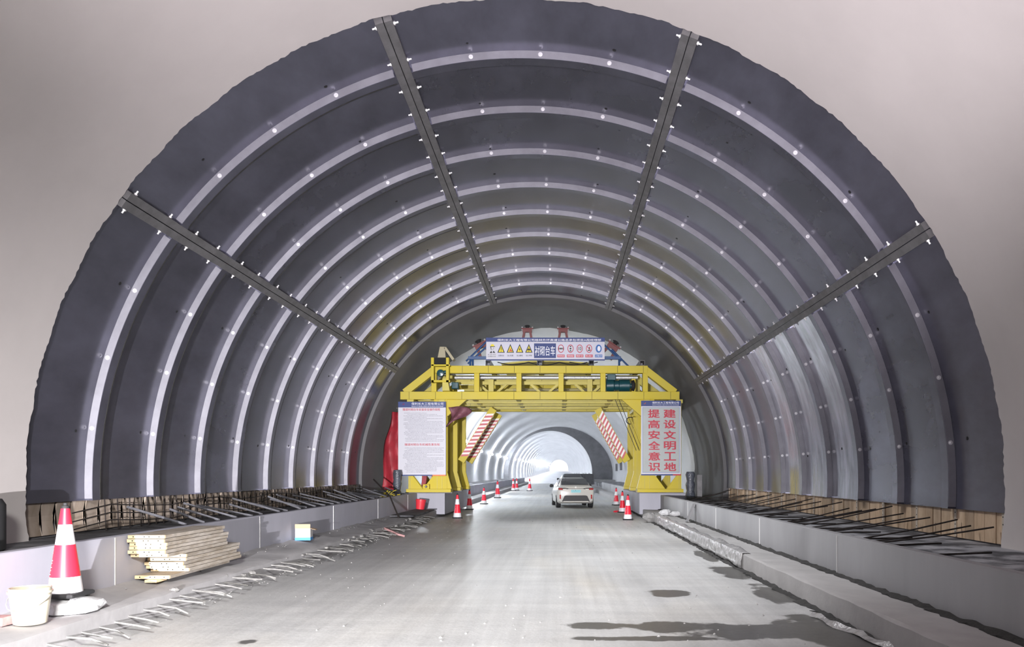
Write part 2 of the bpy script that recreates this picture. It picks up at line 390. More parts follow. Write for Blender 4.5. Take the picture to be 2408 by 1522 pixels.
# vaults
v = MB(); arc(v, 5.455 * K, 6.1 * K, -8.5, 188.5, -48, 8.53 * K, 420, jag=lambda i: random.uniform(-.016, .016) + .014 * math.sin(i * .35))
struct(v, 'ceiling', M['near_concrete'], smooth=True)
v = MB(); arc(v, 5.6 * K, 5.9 * K, -8, 188, 8.54 * K, 23 * K, 80); struct(v, 'ceiling', M['end_concrete'], smooth=True)     # rock side of the steel lining
v = MB(); arc(v, RM, 6.0 * K, -8, 188, 22.88 * K, 33.9, 120, jag=lambda i: .12 * math.sin(i * .5) + random.uniform(-.05, .05)); struct(v, 'ceiling', M['grey_concrete'], smooth=True)
v = MB(); arc(v, RM + .03, 6.1 * K, -8, 188, 33.5, 56, 120); struct(v, 'ceiling', M['white_concrete'], smooth=True)
# widened bay: broad flat arch
def bay(t, k=0): return (-.16 + (8.55 + k) * math.cos(t), 1.46 + (7.42 + k) * math.sin(t))
v = MB(); vs = []; n = 96
for i in range(n + 1):
    t = R(-9 + 198 * i / n); a = bay(t); b = bay(t, .5)
    vs += [(a[0], 56, a[1]), (a[0], 120, a[1]), (b[0], 120, b[1]), (b[0], 56, b[1])]
fs = []
for i in range(n):
    for k in range(4): fs.append((i * 4 + k, i * 4 + (k + 1) % 4, i * 4 + 4 + (k + 1) % 4, i * 4 + 4 + k))
v.add(vs, fs); struct(v, 'ceiling', M['white_concrete'], smooth=True)
FR = 6.57                                              # far bore radius
def far_axis(y): f = (y - 120) / 185; return -1.4 + .53 * f, 1.68 + 1.14 * f
for yy, rin, cx, cz, m, nm in ((56, RM + .03, XC, ZC, 'white_concrete', 'wall_near_bay'), (120, FR, -1.4, 1.68, 'end_concrete', 'wall_far_bay')):  # far bay wall: its shade is put into the dark concrete
    v = MB(); vs = []; fs = []
    for i in range(n + 1):
        t = R(-9 + 198 * i / n); a = pol(rin, t, yy, cx, cz); b = bay(t, .3)
        vs += [(a[0], yy, a[2]), (b[0], yy, b[1]), (b[0], yy + .3, b[1]), (a[0], yy + .3, a[2])]
    for i in range(n):
        for k in range(4): fs.append((i * 4 + k, i * 4 + (k + 1) % 4, i * 4 + 4 + (k + 1) % 4, i * 4 + 4 + k))
    v.add(vs, fs); struct(v, nm, M[m], smooth=False)
# far bore, rising gently, in cast rings
v = MB(); vs = []; fs = []; n = 64; ys = []
y = 120.0
while y < 535: ys += [y, y + 11.9]; y += 12
for j, y in enumerate(ys):
    cx, cz = far_axis(y); rr = FR + (.0 if j % 2 == 0 else .06)
    for i in range(n + 1): vs.append(pol(rr, R(-12 + 204 * i / n), y, cx, cz))
for j in range(len(ys) - 1):
    for i in range(n): a = j * (n + 1) + i; fs.append((a, a + 1, a + n + 2, a + n + 1))
v.add(vs, fs); struct(v, 'ceiling', M['white_concrete'], smooth=True)

# ---------------------------------------------------------------- steel lining: plates with ribs, washers, grout holes
def lpol(r, t, y): return pol(r * K, t, y * K)
def larc(mb, r0, r1, t0, t1, y0, y1, n): return arc(mb, r0 * K, r1 * K, t0, t1, y0 * K, y1 * K, n)
Y0, P, NR = 8.5, 1.455, 10
ribs = [9.66 + P * k for k in range(9)]
rows = [8.545] + [r + .17 for r in ribs] + [22.86]
TH = [-3.0, 32.1, 68.9, 105.8, 143.5, 181.9]           # joints, degrees from the right
SEG = ['right foot', 'right shoulder', 'crown', 'left shoulder', 'left foot']
HG = 1.05                                              # half a joint rail, degrees
for s_ in range(5):
    t0, t1 = TH[s_], TH[s_ + 1]
    for k in range(10):
        y0, y1 = rows[k], rows[k + 1]
        mb = MB(); larc(mb, 5.5, 5.545, t0 + .02, t1 - .02, y0 + (.022 if k else 0), y1, 22)
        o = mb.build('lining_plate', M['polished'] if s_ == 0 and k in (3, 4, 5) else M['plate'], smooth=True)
        tag(o, 'curved dark steel lining plate at the %s, %s row back from the near edge' % (SEG[s_], nth(k)), 'steel plate', 'dark steel lining plates')
        a0 = t0 + (HG if s_ > 0 else 0); a1 = t1 - (HG if s_ < 4 else 0)
        if k < 9:
            mb = MB(); larc(mb, 5.4, 5.501, a0, a1, ribs[k], ribs[k] + .165, 26)
            rb = mb.build('rib', M['plate'], o, smooth=True)
            fl = MB(); larc(fl, 5.403, 5.499, a0 + .25, a1 - .25, ribs[k] - .006, ribs[k] + .004, 26); fl.build('flange', M['rib'], rb, smooth=True)  # paler front strip: light on the rib face put into its colour
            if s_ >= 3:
                fl = MB(); larc(fl, 5.396, 5.42, a0 + .3, a1 - .3, ribs[k] + .15, ribs[k] + .168, 26); fl.build('joint_seam', M['dark_seam'], rb)  # painted contact shade along the rib back, left plates only
            for q in (.25, .5, .75):
                c = lpol(5.452, R(t0 + (t1 - t0) * q), ribs[k] - .006)
                w = MB(); w.lathe([(.034, 0), (.034, -.008), (.016, -.01), (.016, -.03)], c, 14, 'y'); w.build('washer', M['washer'], rb, smooth=True)
        for q in (.25, .75):
            if random.random() < .75:
                t = R(t0 + (t1 - t0) * (q + random.uniform(-.02, .02))); c = Vector(lpol(5.499, t, y0 + (y1 - y0) * random.uniform(.5, .85)))
                d = Vector((math.cos(t), 0, math.sin(t))); h = MB(); h.tube([c - d * .004, c + d * .03], random.uniform(.018, .03), 10); h.build('grout_hole', M['black'], o)
for j in range(1, 5):
    nm = ['', 'lower right', 'upper right', 'upper left', 'lower left'][j]; t = TH[j]
    root = thing('joint_rail', '%s bolted steel rail running lengthwise between the lining plates' % nm, 'steel rail', lpol(5.5, R(t), 8.5), 0, 'joint rails of the steel lining')
    for sgn in (-1, 1):
        a0 = t + sgn * .06; a1 = t + sgn * HG
        mb = MB(); larc(mb, 5.4, 5.4985, min(a0, a1), max(a0, a1), 8.545, 22.84, 3); mb.build('angle_bar', M['rail'], root)
        for k in range(10):
            L_ = rows[k + 1] - rows[k]
            for q in ((.22, .66) if k else (.12, .72)):
                tt = R(t + sgn * HG); c = Vector(lpol(5.46, tt, rows[k] + L_ * q)); d = Vector((-math.sin(tt), 0, math.cos(tt))) * sgn
                mb = MB(); mb.tube([c, c + d * .022], .028, 6); mb.tube([c + d * .02, c + d * .065], .014, 6); mb.build('bolt', M['bolt'], root)

# ---------------------------------------------------------------- formwork boards under the lining
def boards(side):
    y = 10.55; i = 0
    while y < 27.8:
        w = random.uniform(.23, .29) if side > 0 else random.uniform(.3, .37)
        x = (6.17 if side > 0 else -7.37) + random.uniform(-.012, .012)
        zt = 1.135 if side > 0 else 1.262; zb = .68 if side > 0 else .78
        mb = MB(); mb.prism([(x - .02, zb), (x + .02, zb), (x + .028 * side, (zb + zt) / 2), (x + .02, zt), (x - .02, zt)], y, y + w - (.008 if side > 0 else .03))
        o = mb.build('formwork_board', M['board'] if side > 0 else M['board_pale'], bevel=.004)
        tag(o, '%s stained upright board from the near end under the %s lining foot' % (nth(i), 'right' if side > 0 else 'left'), 'board',
            'formwork boards under the %s lining' % ('right' if side > 0 else 'left'))
        if side > 0 and i % 5 == 0:
            c = MB(); c.box((x - .045, y - .012, zb + .02), (x - .018, y + .05, zt - .02)); cl = c.build('cleat', M['cleat'], o)
            for q in (.2, .45, .62, .85):
                h = MB(); h.tube([(x - .047, y + .02, zb + (zt - zb) * q), (x - .02, y + .02, zb + (zt - zb) * q)], .011, 8); h.build('hole', M['black'], cl)
        y += w; i += 1
boards(1); boards(-1)

# starter bars lying across the benches
i = 0; y = 10.7
while y < 29:
    top = (6.02 + random.uniform(-.05, .08), y + random.uniform(-.1, .1), random.uniform(.9, 1.09)); low = (random.uniform(4.02, 4.7), y + random.uniform(-.12, .3), .675)
    mb = MB(); mb.tube([top, ((top[0] + low[0]) / 2, (top[1] + low[1]) / 2, (top[2] + low[2]) / 2 - .02), low], .013, 6)
    tag(mb.build('rebar', M['rebar']), '%s dark starter bar from the near end, slanting across the right bench' % nth(i), 'rebar', 'starter bars over the right bench')
    y += random.uniform(.42, .9); i += 1
i = 0; y = 11.6
while y < 28:
    top = (random.uniform(-6.75, -6.2), y + random.uniform(.0, .35), random.uniform(1.05, 1.2)); low = (-5.56 + random.uniform(-.06, .03), y + random.uniform(-.2, .1), .905)
    mb = MB(); mb.tube([top, low], .02, 6)
    tag(mb.build('rebar', M['rebar_grey'], smooth=True), '%s grey starter bar from the near end, lying over the left bench' % nth(i), 'rebar', 'starter bars over the left bench')
    y += random.uniform(.45, .85); i += 1
for i in range(14):
    y = 9.2 + i * 1.2; a = random.uniform(-.6, .6)
    mb = MB(); mb.tube([(4.05, y, .674), (4.05 + 1.4, y + a, .674)], .013, 6)
    tag(mb.build('rebar', M['rebar']), '%s loose bar from the near end, lying flat on the right bench' % nth(i), 'rebar', 'loose bars on the right bench bed')
mt = thing('rebar_mat', 'rusty rebar grid standing before the boards of the left bench', 'rebar grid', (-7.22, 11.8, .75))
y = 12.2
while y < 29.4:
    mb = MB(); mb.tube([(-7.22, y, .75), (-7.24 + random.uniform(-.02, .02), y + random.uniform(-.03, .03), 1.26)], .011, 5); mb.build('upright_bar', M['rebar'], mt)
    y += .25 if y > 13.2 else .34
for z in (.88, 1.0, 1.13):
    mb = MB(); mb.tube([(-7.2, 11.3 + k * .98, z + .045 * math.sin(k * 1.7) - (.05 if k == 0 else 0)) for k in range(19)], .01, 5); mb.build('cross_bar', M['rebar'], mt)

# hooked dowel bars along the left kerb
i = 0; y = 7.0
while y < 26.5:
    z = random.uniform(.1, .19); l = random.uniform(.3, .52); dy = random.uniform(-.22, .02); d = random.uniform(.02, .08)
    mb = MB(); mb.tube([(-4.72, y, z), (-4.67 + l * .6, y + dy * .6, z - .02), (-4.67 + l, y + dy, max(.02, z - d))], .011, 6)
    tag(mb.build('dowel_bar', M['dusty_bar'], smooth=True), '%s dusty dowel bar from the near end, sticking out of the left kerb' % nth(i), 'rebar', 'dowel bars along the left kerb')
    y += random.uniform(.2, .36); i += 1

# ---------------------------------------------------------------- cones
def make_cone(label, loc, scale, variant=0):
    t = thing('traffic_cone', label, 'traffic cone', loc, 0, 'red and white traffic cones', local=True)
    H = .9
    def rad(z): return .155 - (.155 - .036) * ((z - .05) / (.9 - .05))
    b = MB(); b.box((-.19, -.19, 0), (.19, .19, .045)); b.build('base', M['rubber'], t, bevel=.02)
    def ring(nm, z0, z1, m):
        x = MB(); x.lathe([(rad(z0), z0), (rad(z1), z1)], n=24); return x.build(nm, m, t, smooth=True)
    ring('skirt', .045, .2, M['cone_white']); body = ring('lower_body', .2, .52, M['cone_red']); ring('reflective_band', .52, .72, M['cone_white']); ring('upper_body', .72, .88, M['cone_red'])
    k = MB(); k.lathe([(.038, .88), (.034, .905), (.02, .91), (.018, .935)], n=16); k.build('cap', M['rubber'], t, smooth=True)
    t.scale = (scale,) * 3
    return t
c0 = make_cone('tall traffic cone on the left kerb behind the cream bucket', (-5.0, 7.75, .43), 1.01)
# upright lettering down the near-left side of the big cone
lt = MB(); q = random.Random(8)
for k in range(8):
    z0_ = .49 - k * .036
    for m_ in range(4):
        a0 = R(212) + q.uniform(-.25, .15); a1 = a0 + q.choice((.06, .3)); za = z0_ - q.uniform(0, .022); zb_ = za - (.006 if a1 - a0 > .1 else .018)
        P4 = [((.155 - .119 * ((z_ - .05) / .85) + .0015) * math.cos(a_), (.155 - .119 * ((z_ - .05) / .85) + .0015) * math.sin(a_), z_) for a_, z_ in ((a0, za), (a1, za), (a1, zb_), (a0, zb_))]
        lt.add(P4, [(0, 1, 2, 3)])
lt.build('lettering', M['cone_white'], c0)
cones = [('nearest road cone of the row along the left kerb', (1075.5, 1219), 24.2), ('second cone from the near end of the left kerb row', (1104, 1199), 29.5),
         ('third cone of the left kerb row, with orange top', (1138, 1186), 34.6), ('fourth cone of the left kerb row, before the lit tunnel', (1170, 1171.5), 44),
         ('pale cone in the far pair by the left kerb, left one', (1207, 1154.5), 66), ('red cone in the far pair by the left kerb, right one', (1215, 1153.5), 66.5),
         ('lone far cone standing out on the road left of the car', (1245.5, 1155), 65),
         ('nearest of the three cones on the right, beside the broken kerb', (1476.5, 1223), 26.5), ('middle of the three cones on the right', (1463.5, 1205.5), 30.2),
         ('farthest of the three cones on the right, behind two others', (1449, 1188.5), 37.5)]
for lab, (px, py), d in cones:
    d = 1800 * CAMZ / (py - 1112)
    dup(c0, ((px - 1315) / 1800 * d, d, 0.001), random.uniform(-.3, .3), lab, .98 if d < 50 else 1.25)

# ---------------------------------------------------------------- text
def text_mesh(body, bold=0.):
    cu = bpy.data.curves.new('t', 'FONT'); cu.body = body; cu.size = 1; cu.offset = bold; cu.resolution_u = 3
    o = bpy.data.objects.new('t', cu); COL.objects.link(o); bpy.context.view_layer.update()
    me = bpy.data.meshes.new_from_object(o.evaluated_get(bpy.context.evaluated_depsgraph_get()))
    bpy.data.objects.remove(o); return me
def put_text(name, body, x0, x1, z0, z1, y, m, parent, bold=0., shear=None):
    """letters filling the rectangle x0..x1, z0..z1 on a board facing -y at depth y"""
    me = text_mesh(body); xs = [v.co.x for v in me.vertices]; zs = [v.co.y for v in me.vertices]
    if not xs: return
    ax, bx, az, bz = min(xs), max(xs), min(zs), max(zs)
    for v in me.vertices:
        v.co = (x0 + (v.co.x - ax) / (bx - ax) * (x1 - x0), y, z0 + (v.co.y - az) / (bz - az) * (z1 - z0))
    if bold:
        n = len(me.vertices); co = [v.co.copy() for v in me.vertices]; fs = [list(p.vertices) for p in me.polygons]; d = bold * .5 * (x1 - x0) / max(1, len(body)); vs = []; f2 = []
        for k, (ax_, az_) in enumerate(((-1, -.6), (1, -.6), (1, .6), (-1, .6), (0, 0))):
            vs += [(c.x + ax_ * d, c.y - k * .0006, c.z + az_ * d) for c in co]; f2 += [[q_ + k * n for q_ in f] for f in fs]
        me = bpy.data.meshes.new('t'); me.from_pydata(vs, [], f2)
    me.materials.clear(); me.materials.append(m)
    o = bpy.data.objects.new(name, me); COL.objects.link(o); o.parent = parent
    if not parent.get('_local'): o.matrix_parent_inverse = Matrix.Translation(-parent.location)
    return o

# ---------------------------------------------------------------- lining trolley (yellow gantry)
GD = 29.3
def gx(px, d=GD): return (px - 1315) / 1800 * d
def gz(py, d=GD): return CAMZ + (1112 - py) / 1800 * d
G = thing('lining_trolley', 'big yellow steel gantry trolley straddling the tunnel road', 'gantry', (XC, GD, .93))
XL, XR = gx(941), gx(1598); zl0, zl1 = gz(939.6), gz(921); zu0, zu1 = gz(877.5), gz(860)
PY = [29.3, 32.2, 35.1]
posts = [1020, 1120.7, 1220, 1319.3, 1418, 1517.8]
for k, y in enumerate(PY):
    ym = M['yellow'] if k != 1 else M['yellow_pale']
    b = MB(); b.box((XL, y, zl0), (XR, y + .32, zl1))
    lbm = b.build('lower_beam', ym, G, bevel=.012)
    sd = MB()
    for px in (962, 1024, 1086, 1147, 1208.5, 1270, 1331, 1392, 1453, 1514, 1577):
        sd.box((gx(px) - .006, y - .004, zl0 + .01), (gx(px) + .006, y + .002, zl1 - .01))
    sd.build('weld_seam', M['dark_seam'], lbm)
    b = MB(); b.box((gx(1014), y + .01, zu0), (gx(1523.5), y + .31, zu1)); ub = b.build('upper_beam', ym, G, bevel=.012)
    sd = MB()
    for px in (1087, 1148.5, 1209.5, 1270, 1331, 1392, 1452.5, 1513): sd.box((gx(px) - .006, y + .006, zu0 + .01), (gx(px) + .006, y + .012, zu1 - .01))
    sd.build('weld_seam', M['dark_seam'], ub)
    for px in posts:
        b = MB(); b.box((gx(px) - .098, y + .03, zl1), (gx(px) + .098, y + .29, zu0)); b.build('post', ym, G, bevel=.008)
    for a, c in (((gx(951), zl1 - .03), (gx(1019), zu1 - .16)), ((gx(1588), zl1 - .03), (gx(1519), zu1 - .16))):
        b = MB(); b.bar((a[0], y + .16, a[1]), (c[0], y + .16, c[1]), .27, .28); b.build('corner_brace', ym, G, bevel=.008)
    # legs: two columns with flared feet on a foot beam, both sides
    for side, xo, xi in ((-1, -5.84, -4.13), (1, 4.74, 2.98)):
        sg = 1 if xi > xo else -1
        b = MB(); b.box((xo, y - .12, .93), (xi, y + .5, 1.06)); b.build('foot_beam', M['yellow'], G, bevel=.01)
        for xa, w, fl in ((xo + sg * .12, .13, .42 * sg), (xi - sg * .42, .5, -.42 * sg)):
            x0, x1 = (xa - w / 2, xa + w / 2)
            b = MB()
            if fl > 0: poly = [(x0, zl0), (x0, 1.06), (x1 + .42, 1.06), (x1, 1.62), (x1, zl0)]
            else: poly = [(x0, zl0), (x0, 1.62), (x0 - .42, 1.06), (x1, 1.06), (x1, zl0)]
            b.prism(poly, y + .06, y + .10); b.prism(poly, y + .26, y + .30)
            ins = [(px_ + (.1 if px_ < (x0 + x1) / 2 else -.1) * (1 if w > .3 else .4), pz_) for px_, pz_ in poly]
            b.prism(ins, y + .1, y + .26); b.build('leg', M['yellow'], G)
            b = MB()
            for q in (.25, .62): b.box((x0 + w * q - .01, y + .03, 1.06), (x0 + w * q + .01, y + .065, zl0))
            b.build('stiffener', M['yellow_pale'], G)
        # inner flared gusset at the road side
        b = MB(); xx = xi - sg * .18
        b.prism([(xx, 1.06), (xi, 1.06), (xx, 1.75)], y + .1, y + .26); b.build('gusset', M['yellow'], G, bevel=.006)
        b = MB(); b.prism([(xx, zl0), (xx + sg * .75, zl0), (xx, zl0 - .65)], y + .1, y + .26)
        if k == 0: b.build('gusset', M['yellow'], G, bevel=.006)
for side, x in ((-1, -5.7), (-1, -4.5), (1, 4.6), (1, 3.35)):
    b = MB(); b.box((x - .13, 29.3, zl0 - .14), (x + .13, 35.4, zl0 - .0)); b.build('long_beam', M['yellow_pale'], G, bevel=.01)
for x in (-3.3, -1.6, .2, 2.0):
    b = MB(); b.box((x - .08, 29.6, zl0 + .02), (x + .08, 35.2, zl0 + .2)); b.build('long_beam', M['yellow_pale'], G)
for y in (30.7, 33.6):
    b = MB(); b.box((XL + .3, y, zl0 - .02), (XR - .3, y + .2, zl0 + .16)); b.build('cross_beam', M['yellow_pale'], G, bevel=.01)
# flanges catching the light under the beams
for y in (29.9, 31.3, 33.0, 34.4):
    b = MB(); b.box((-4.1, y, zl0 - .03), (2.9, y + .1, zl0 - .018)); b.build('flange', M['yellow_pale'], G)
# hazard striped knee braces on the two rear portals
for y in (32.3, 35.2):
    for side in (-1, 1):
        p = (-2.76 if side < 0 else 1.62, y - .02, gz(962, 32.3)); q = (-4.13 if side < 0 else 2.95, y - .02, gz(1085, 32))
        if side > 0: q = (2.86, y - .02, q[2])
        d = Vector(q) - Vector(p); d.normalize()
        b = MB(); b.bar(p, q, .3, .22); kb = b.build('knee_brace', M['yellow'], G, bevel=.008)
        b = MB(); pp = Vector(p) + d * .25; qq = Vector(q) - d * .25; off = Vector((0, -.12, 0))
        # striped face sheet
        n = 22; per = Vector((-d.z, 0, d.x)); b.cur = 0
        for i in range(n):
            b.cur = i % 2
            a0 = pp + (qq - pp) * (i / n); a1 = pp + (qq - pp) * ((i + 1) / n); sk = d * .09
            vs = [a0 - per * .13 + sk + off, a1 - per * .13 + sk + off, a1 + per * .13 - sk + off, a0 + per * .13 - sk + off]
            b.add(vs + [v_ + Vector((0, .008, 0)) for v_ in vs], [(0, 1, 2, 3), (7, 6, 5, 4), (0, 4, 5, 1), (1, 5, 6, 2), (2, 6, 7, 3), (3, 7, 4, 0)])
        b.build('striped_sheet', [M['stripe_white'], M['stripe_red']], kb)
        # inner underside stripes
        ins = per * (.155 if per.z < 0 else -.155)
        b = MB()
        for i in range(n):
            b.cur = i % 2
            a0 = pp + (qq - pp) * (i / n); a1 = pp + (qq - pp) * ((i + 1) / n)
            b.add([a0 + ins + Vector((0, -.11, 0)), a1 + ins + Vector((0, -.11, 0)), a1 + ins + Vector((0, .11, 0)), a0 + ins + Vector((0, .11, 0))], [(0, 1, 2, 3)])
        b.build('striped_sheet', [M['stripe_white'], M['stripe_red']], kb, solid=.004)
# hollow square tubes running back over the upper beam
for px in (1030, 1148, 1269, 1390.5, 1510):
    x = gx(px); z = zu1; t = .018; b = MB(); w = .098
    for a, c in (((x - w, z), (x - w + t, z + 2 * w)), ((x + w - t, z), (x + w, z + 2 * w)), ((x - w, z), (x + w, z + t)), ((x - w, z + 2 * w - t), (x + w, z + 2 * w))):
        b.box((a[0], 29.25, a[1]), (c[0], 35.3, c[1]))
    b.box((x - w + t, 29.9, z + t), (x + w - t, 29.92, z + 2 * w - t))
    b.build('square_tube', M['grey_wrap'] if 1030 < px < 1510 else M['rail'], G)
# silver duct and deck inside the frame
b = MB(); b.tube([(gx(1062), 30.2, gz(888.5, 30.2)), (gx(1505), 30.2, gz(888.5, 30.2))], .07, 14); b.build('duct', M['silver'], G, smooth=True)
for y in (31.0, 33.8):
    z = gz(905, 31)
    b = MB(); b.box((-4.2, y, z), (2.9, y + .14, z + .14)); b.build('deck_beam', M['yellow_pale'], G)
    for xc in (-2.7, -.6, 1.2):
        for s2 in (-1, 1):
            b = MB(); b.bar((xc + s2 * .12, y + .07, z - .35), (xc + s2 * .55, y + .07, z + .02), .09, .08); b.build('deck_strut', M['yellow_pale'], G)
for k in range(3):
    z = gz(912, 31) - .06 * k; b = MB(); b.tube([(-1.9, 31.5, z), (1.6, 31.5, z)], .012, 6); b.build('rail_wire', M['wire'], G)
for px in (1148, 1390): b = MB(); b.box((gx(px) - .1, 30.5, zl1), (gx(px) + .1, 30.7, zu0)); b.build('post', M['yellow_pale'], G)
# pipes under the banner: yellow curved form panel
b = MB(); pts = []
rows_ = []
for j in range(2):
    rows_.append([(-2.3 + 3.6 * i / 12, 30.4 + j * 4, gz(856, 30.4) + .12 * math.sin(math.pi * i / 12)) for i in range(13)])
b.grid(rows_); b.build('form_panel', M['yellow_pale'], G, solid=.06)
for x0, x1, sag in ((-2.4, -1.2, .1), (-1.2, .0, .12), (.0, 1.1, .1), (.4, 1.5, .07)):
    b = MB(); b.tube([(x0 + (x1 - x0) * i / 8, 29.8, zu1 + .2 - sag * math.sin(math.pi * i / 8)) for i in range(9)], .02, 6); b.build('cable', M['rubber'], G)
# hoist cage with motor, left
yc = 28.95
cx0, cx1, cz0, cz1 = gx(1014, yc), gx(1058, yc), gz(899, yc), gz(841, yc)
b = MB()
for x in (cx0 + .04, cx1 - .1): b.box((x - .05, yc, cz0), (x + .06, yc + .3, cz1))
b.box((cx0, yc, cz0), (cx1, yc + .3, cz0 + .08)); b.box((cx0, yc, cz1 - .32), (cx1, yc + .3, cz1 - .26))
hc = b.build('hoist_cage', M['yellow'], G, bevel=.006)
b = MB(); b.box((cx0 + .1, yc + .1, cz1 - .24), (cx1 - .1, yc + .28, cz1)); b.build('dark_recess', M['black'], hc)
b = MB(); c = (gx(1035, yc), yc + .02, gz(877, yc)); b.lathe([(.04, -.02), (.13, 0), (.14, .06), (.14, .24)], c, 20, 'y'); b.lathe([(.03, 0), (.06, .02), (.06, .2)], (c[0] + .17, c[1], c[2] + .04), 14, 'y')
b.build('motor', M['teal'], hc, smooth=True)
b = MB(); b.prism([(gx(1029), gz(841)), (gx(1034), gz(815.5)), (gx(1046), gz(815.5)), (gx(1048), gz(841))], 29.3, 29.4)
b.bar((gx(1046), 29.5, gz(817)), (gx(1066), 29.5, gz(846)), .1, .4); b.build('cable_channel', M['beige'], G, bevel=.006)
b = MB(); b.prism([(gx(1043), gz(921)), (gx(1043), gz(893)), (gx(1055), gz(893)), (gx(1060), gz(921))], 29.0, 29.3); b.build('bracket', M['yellow_pale'], G)
b = MB(); b.box((gx(1058), 29.7, gz(912)), (gx(1075), 29.95, gz(896))); b.build('gearbox', M['teal'], G, bevel=.03)
# drive motor, right
b = MB(); c = (gx(1426), 29.75, gz(904)); b.lathe([(.2, 0), (.24, .03), (.24, .3), (.2, .34), (.2, .5), (.235, .52), (.235, .92), (.1, .95), (.1, 1.0)], c, 22, 'x'); mo = b.build('drive_motor', M['teal'], G, smooth=True)
b = MB(); b.box((c[0] + .05, 29.6, c[2] + .2), (c[0] + .38, 29.9, zu0)); b.build('terminal_box', M['teal'], mo, bevel=.02)
b = MB(); b.lathe([(.2, 0), (.22, .1), (.12, .14)], (c[0] + 1.0, c[1], c[2]), 18, 'x'); b.build('fan_cover', M['black'], mo, smooth=True)
b = MB(); b.box((gx(1488), 29.75, zl1), (gx(1497), 29.95, gz(888))); b.build('post', M['yellow'], G)
# blue top frame with slanted rails
zb = gz(842, 29.7)
b = MB(); b.box((gx(1101, 29.7), 29.66, zb - .06), (gx(1460, 29.7), 29.76, zb + .06)); b.build('blue_rail', M['blue'], G, bevel=.01)
for px in (1103, 1109, 1458): b = MB(); b.tube([(gx(px), 29.71, zu1), (gx(px), 29.71, zb)], .04, 8); b.build('blue_stanchion', M['blue'], G)
for a, c in (((1093, 846), (1144, 797)), (1) and ((1097, 852), (1146, 808)), ((1463, 846), (1412, 797)), ((1480, 858), (1440, 818))):
    b = MB(); b.tube([(gx(a[0]), 29.71, gz(a[1])), (gx(c[0]), 29.71, gz(c[1]))], .035, 8); b.build('blue_brace', M['blue'], G)
# red screw jacks
def jack(x, z, ang, y=30.0, s=1.0):
    u = Vector((math.sin(ang), 0, math.cos(ang))); r = Vector((math.cos(ang), 0, -math.sin(ang))); c = Vector((x, y, z))
    b = MB()
    for sg in (-1, 1): b.bar(c + r * (.17 * sg * s), c + r * (.1 * sg * s) + u * .42 * s, .09 * s, .18)
    b.bar(c + u * .3 * s, c + u * .42 * s, .36 * s, .2); b.bar(c + u * .42 * s, c + u * .46 * s, .46 * s, .22); j = b.build('screw_jack', M['red_paint'], G, bevel=.006)
    b = MB(); b.tube([c + u * .42 * s, c + u * .58 * s], .07 * s, 10); b.tube([c + u * .53 * s, c + u * .56 * s], .11 * s, 10); b.build('jack_screw', M['black'], j)
    for sg in (-1, 1): b = MB(); b.tube([c + r * (.2 * sg * s) + u * .38 * s, c + r * (.2 * sg * s) + u * .52 * s], .03 * s, 8); b.build('bolt', M['bolt'], j)
jack(gx(1240, 30), gz(800, 30), 0); jack(gx(1324, 30), gz(800, 30), 0)
jack(gx(1143, 30), gz(840, 30), -.45, 29.9, 1.25); jack(gx(1425, 30), gz(840, 30), .6, 29.9, 1.25)
# red skewed ties inside the left leg, hydraulic box
for x0, x1 in ((-5.35, -5.2), (-4.98, -4.85)):
    b = MB(); b.bar((x0, 30.2, 1.06), (x1, 30.2, 2.4), .17, .2); b.build('red_strut', M['red_tarp'], G)
b = MB(); b.box((-5.2, 29.15, 1.06), (-4.95, 29.35, 1.24)); vb = b.build('valve_box', M['yellow'], G, bevel=.01)
b = MB(); b.lathe([(.05, 0), (.03, -.03)], (-5.07, 29.15, 1.15), 10, 'y'); b.build('knob', M['grey_wrap'], vb)
# hanging ropes, right, and a hook
for px0, px1 in ((1446, 1496), (1455, 1503)):
    b = MB(); b.tube([(gx(px0), 29.25, zl0), (gx(px1), 29.25, gz(1060))], .012, 6); b.build('rope', M['rubber'], G)
b = MB(); b.tube([(gx(1482) + .16 * math.cos(a), 29.2, gz(990) + .13 * math.sin(a)) for a in [R(60 + 24 * i) for i in range(10)]], .018, 6); b.build('hook', M['black'], G)
for x in (-5.0, 3.86):
    for k in range(3):
        b = MB(); b.box((x - .9, PY[k] + .02, .9), (x + .9, PY[k] + .4, .935)); b.build('rail_shoe', M['rail'], G)
# concrete plinths that carry the trolley
b = MB(); b.box((-5.9, 29.1, .1), (-4.35, 36.2, .9)); struct(b, 'trim_3', M['wall_concrete'])
b = MB(); b.box((3.05, 29.1, .1), (4.85, 36.2, .9)); struct(b, 'trim_4', M['wall_concrete'])

# ---------------------------------------------------------------- signs
D = 29.1
# safety rules poster, left
x0, x1, z0, z1 = gx(936.5, D), gx(1048.5, D), gz(1119.5, D), gz(945, D)
T = thing('rules_poster', 'tall white rules poster with red headings on the left gantry leg', 'sign', ((x0 + x1) / 2, D, z0))
b = MB(); b.box((x0, D - .015, z0), (x1, D + .02, z1)); b.build('sheet', M['sign_white'], T)
hz = z1 - .22
b = MB(); b.box((x0, D - .018, hz), (x1, D - .012, z1)); b.build('header_band', M['navy'], T)
b = MB(); b.box((x0, D - .018, z0), (x0 + .72 * (x1 - x0), D - .012, z0 + .045)); b.build('footer_band', M['navy'], T)
b = MB(); b.box((x0 + .72 * (x1 - x0), D - .018, z0), (x1, D - .012, z0 + .045)); b.build('footer_band', M['ink_orange'], T)
yt = D - .021
w = x1 - x0
put_text('company_text', '保利长大工程有限公司', x0 + .28 * w, x0 + .95 * w, hz + .09, hz + .19, yt, M['ink_white'], T)
put_text('project_text', '桂林外环高速公路总承包项目A段经理部', x0 + .28 * w, x0 + .95 * w, hz + .025, hz + .065, yt, M['ink_white'], T)
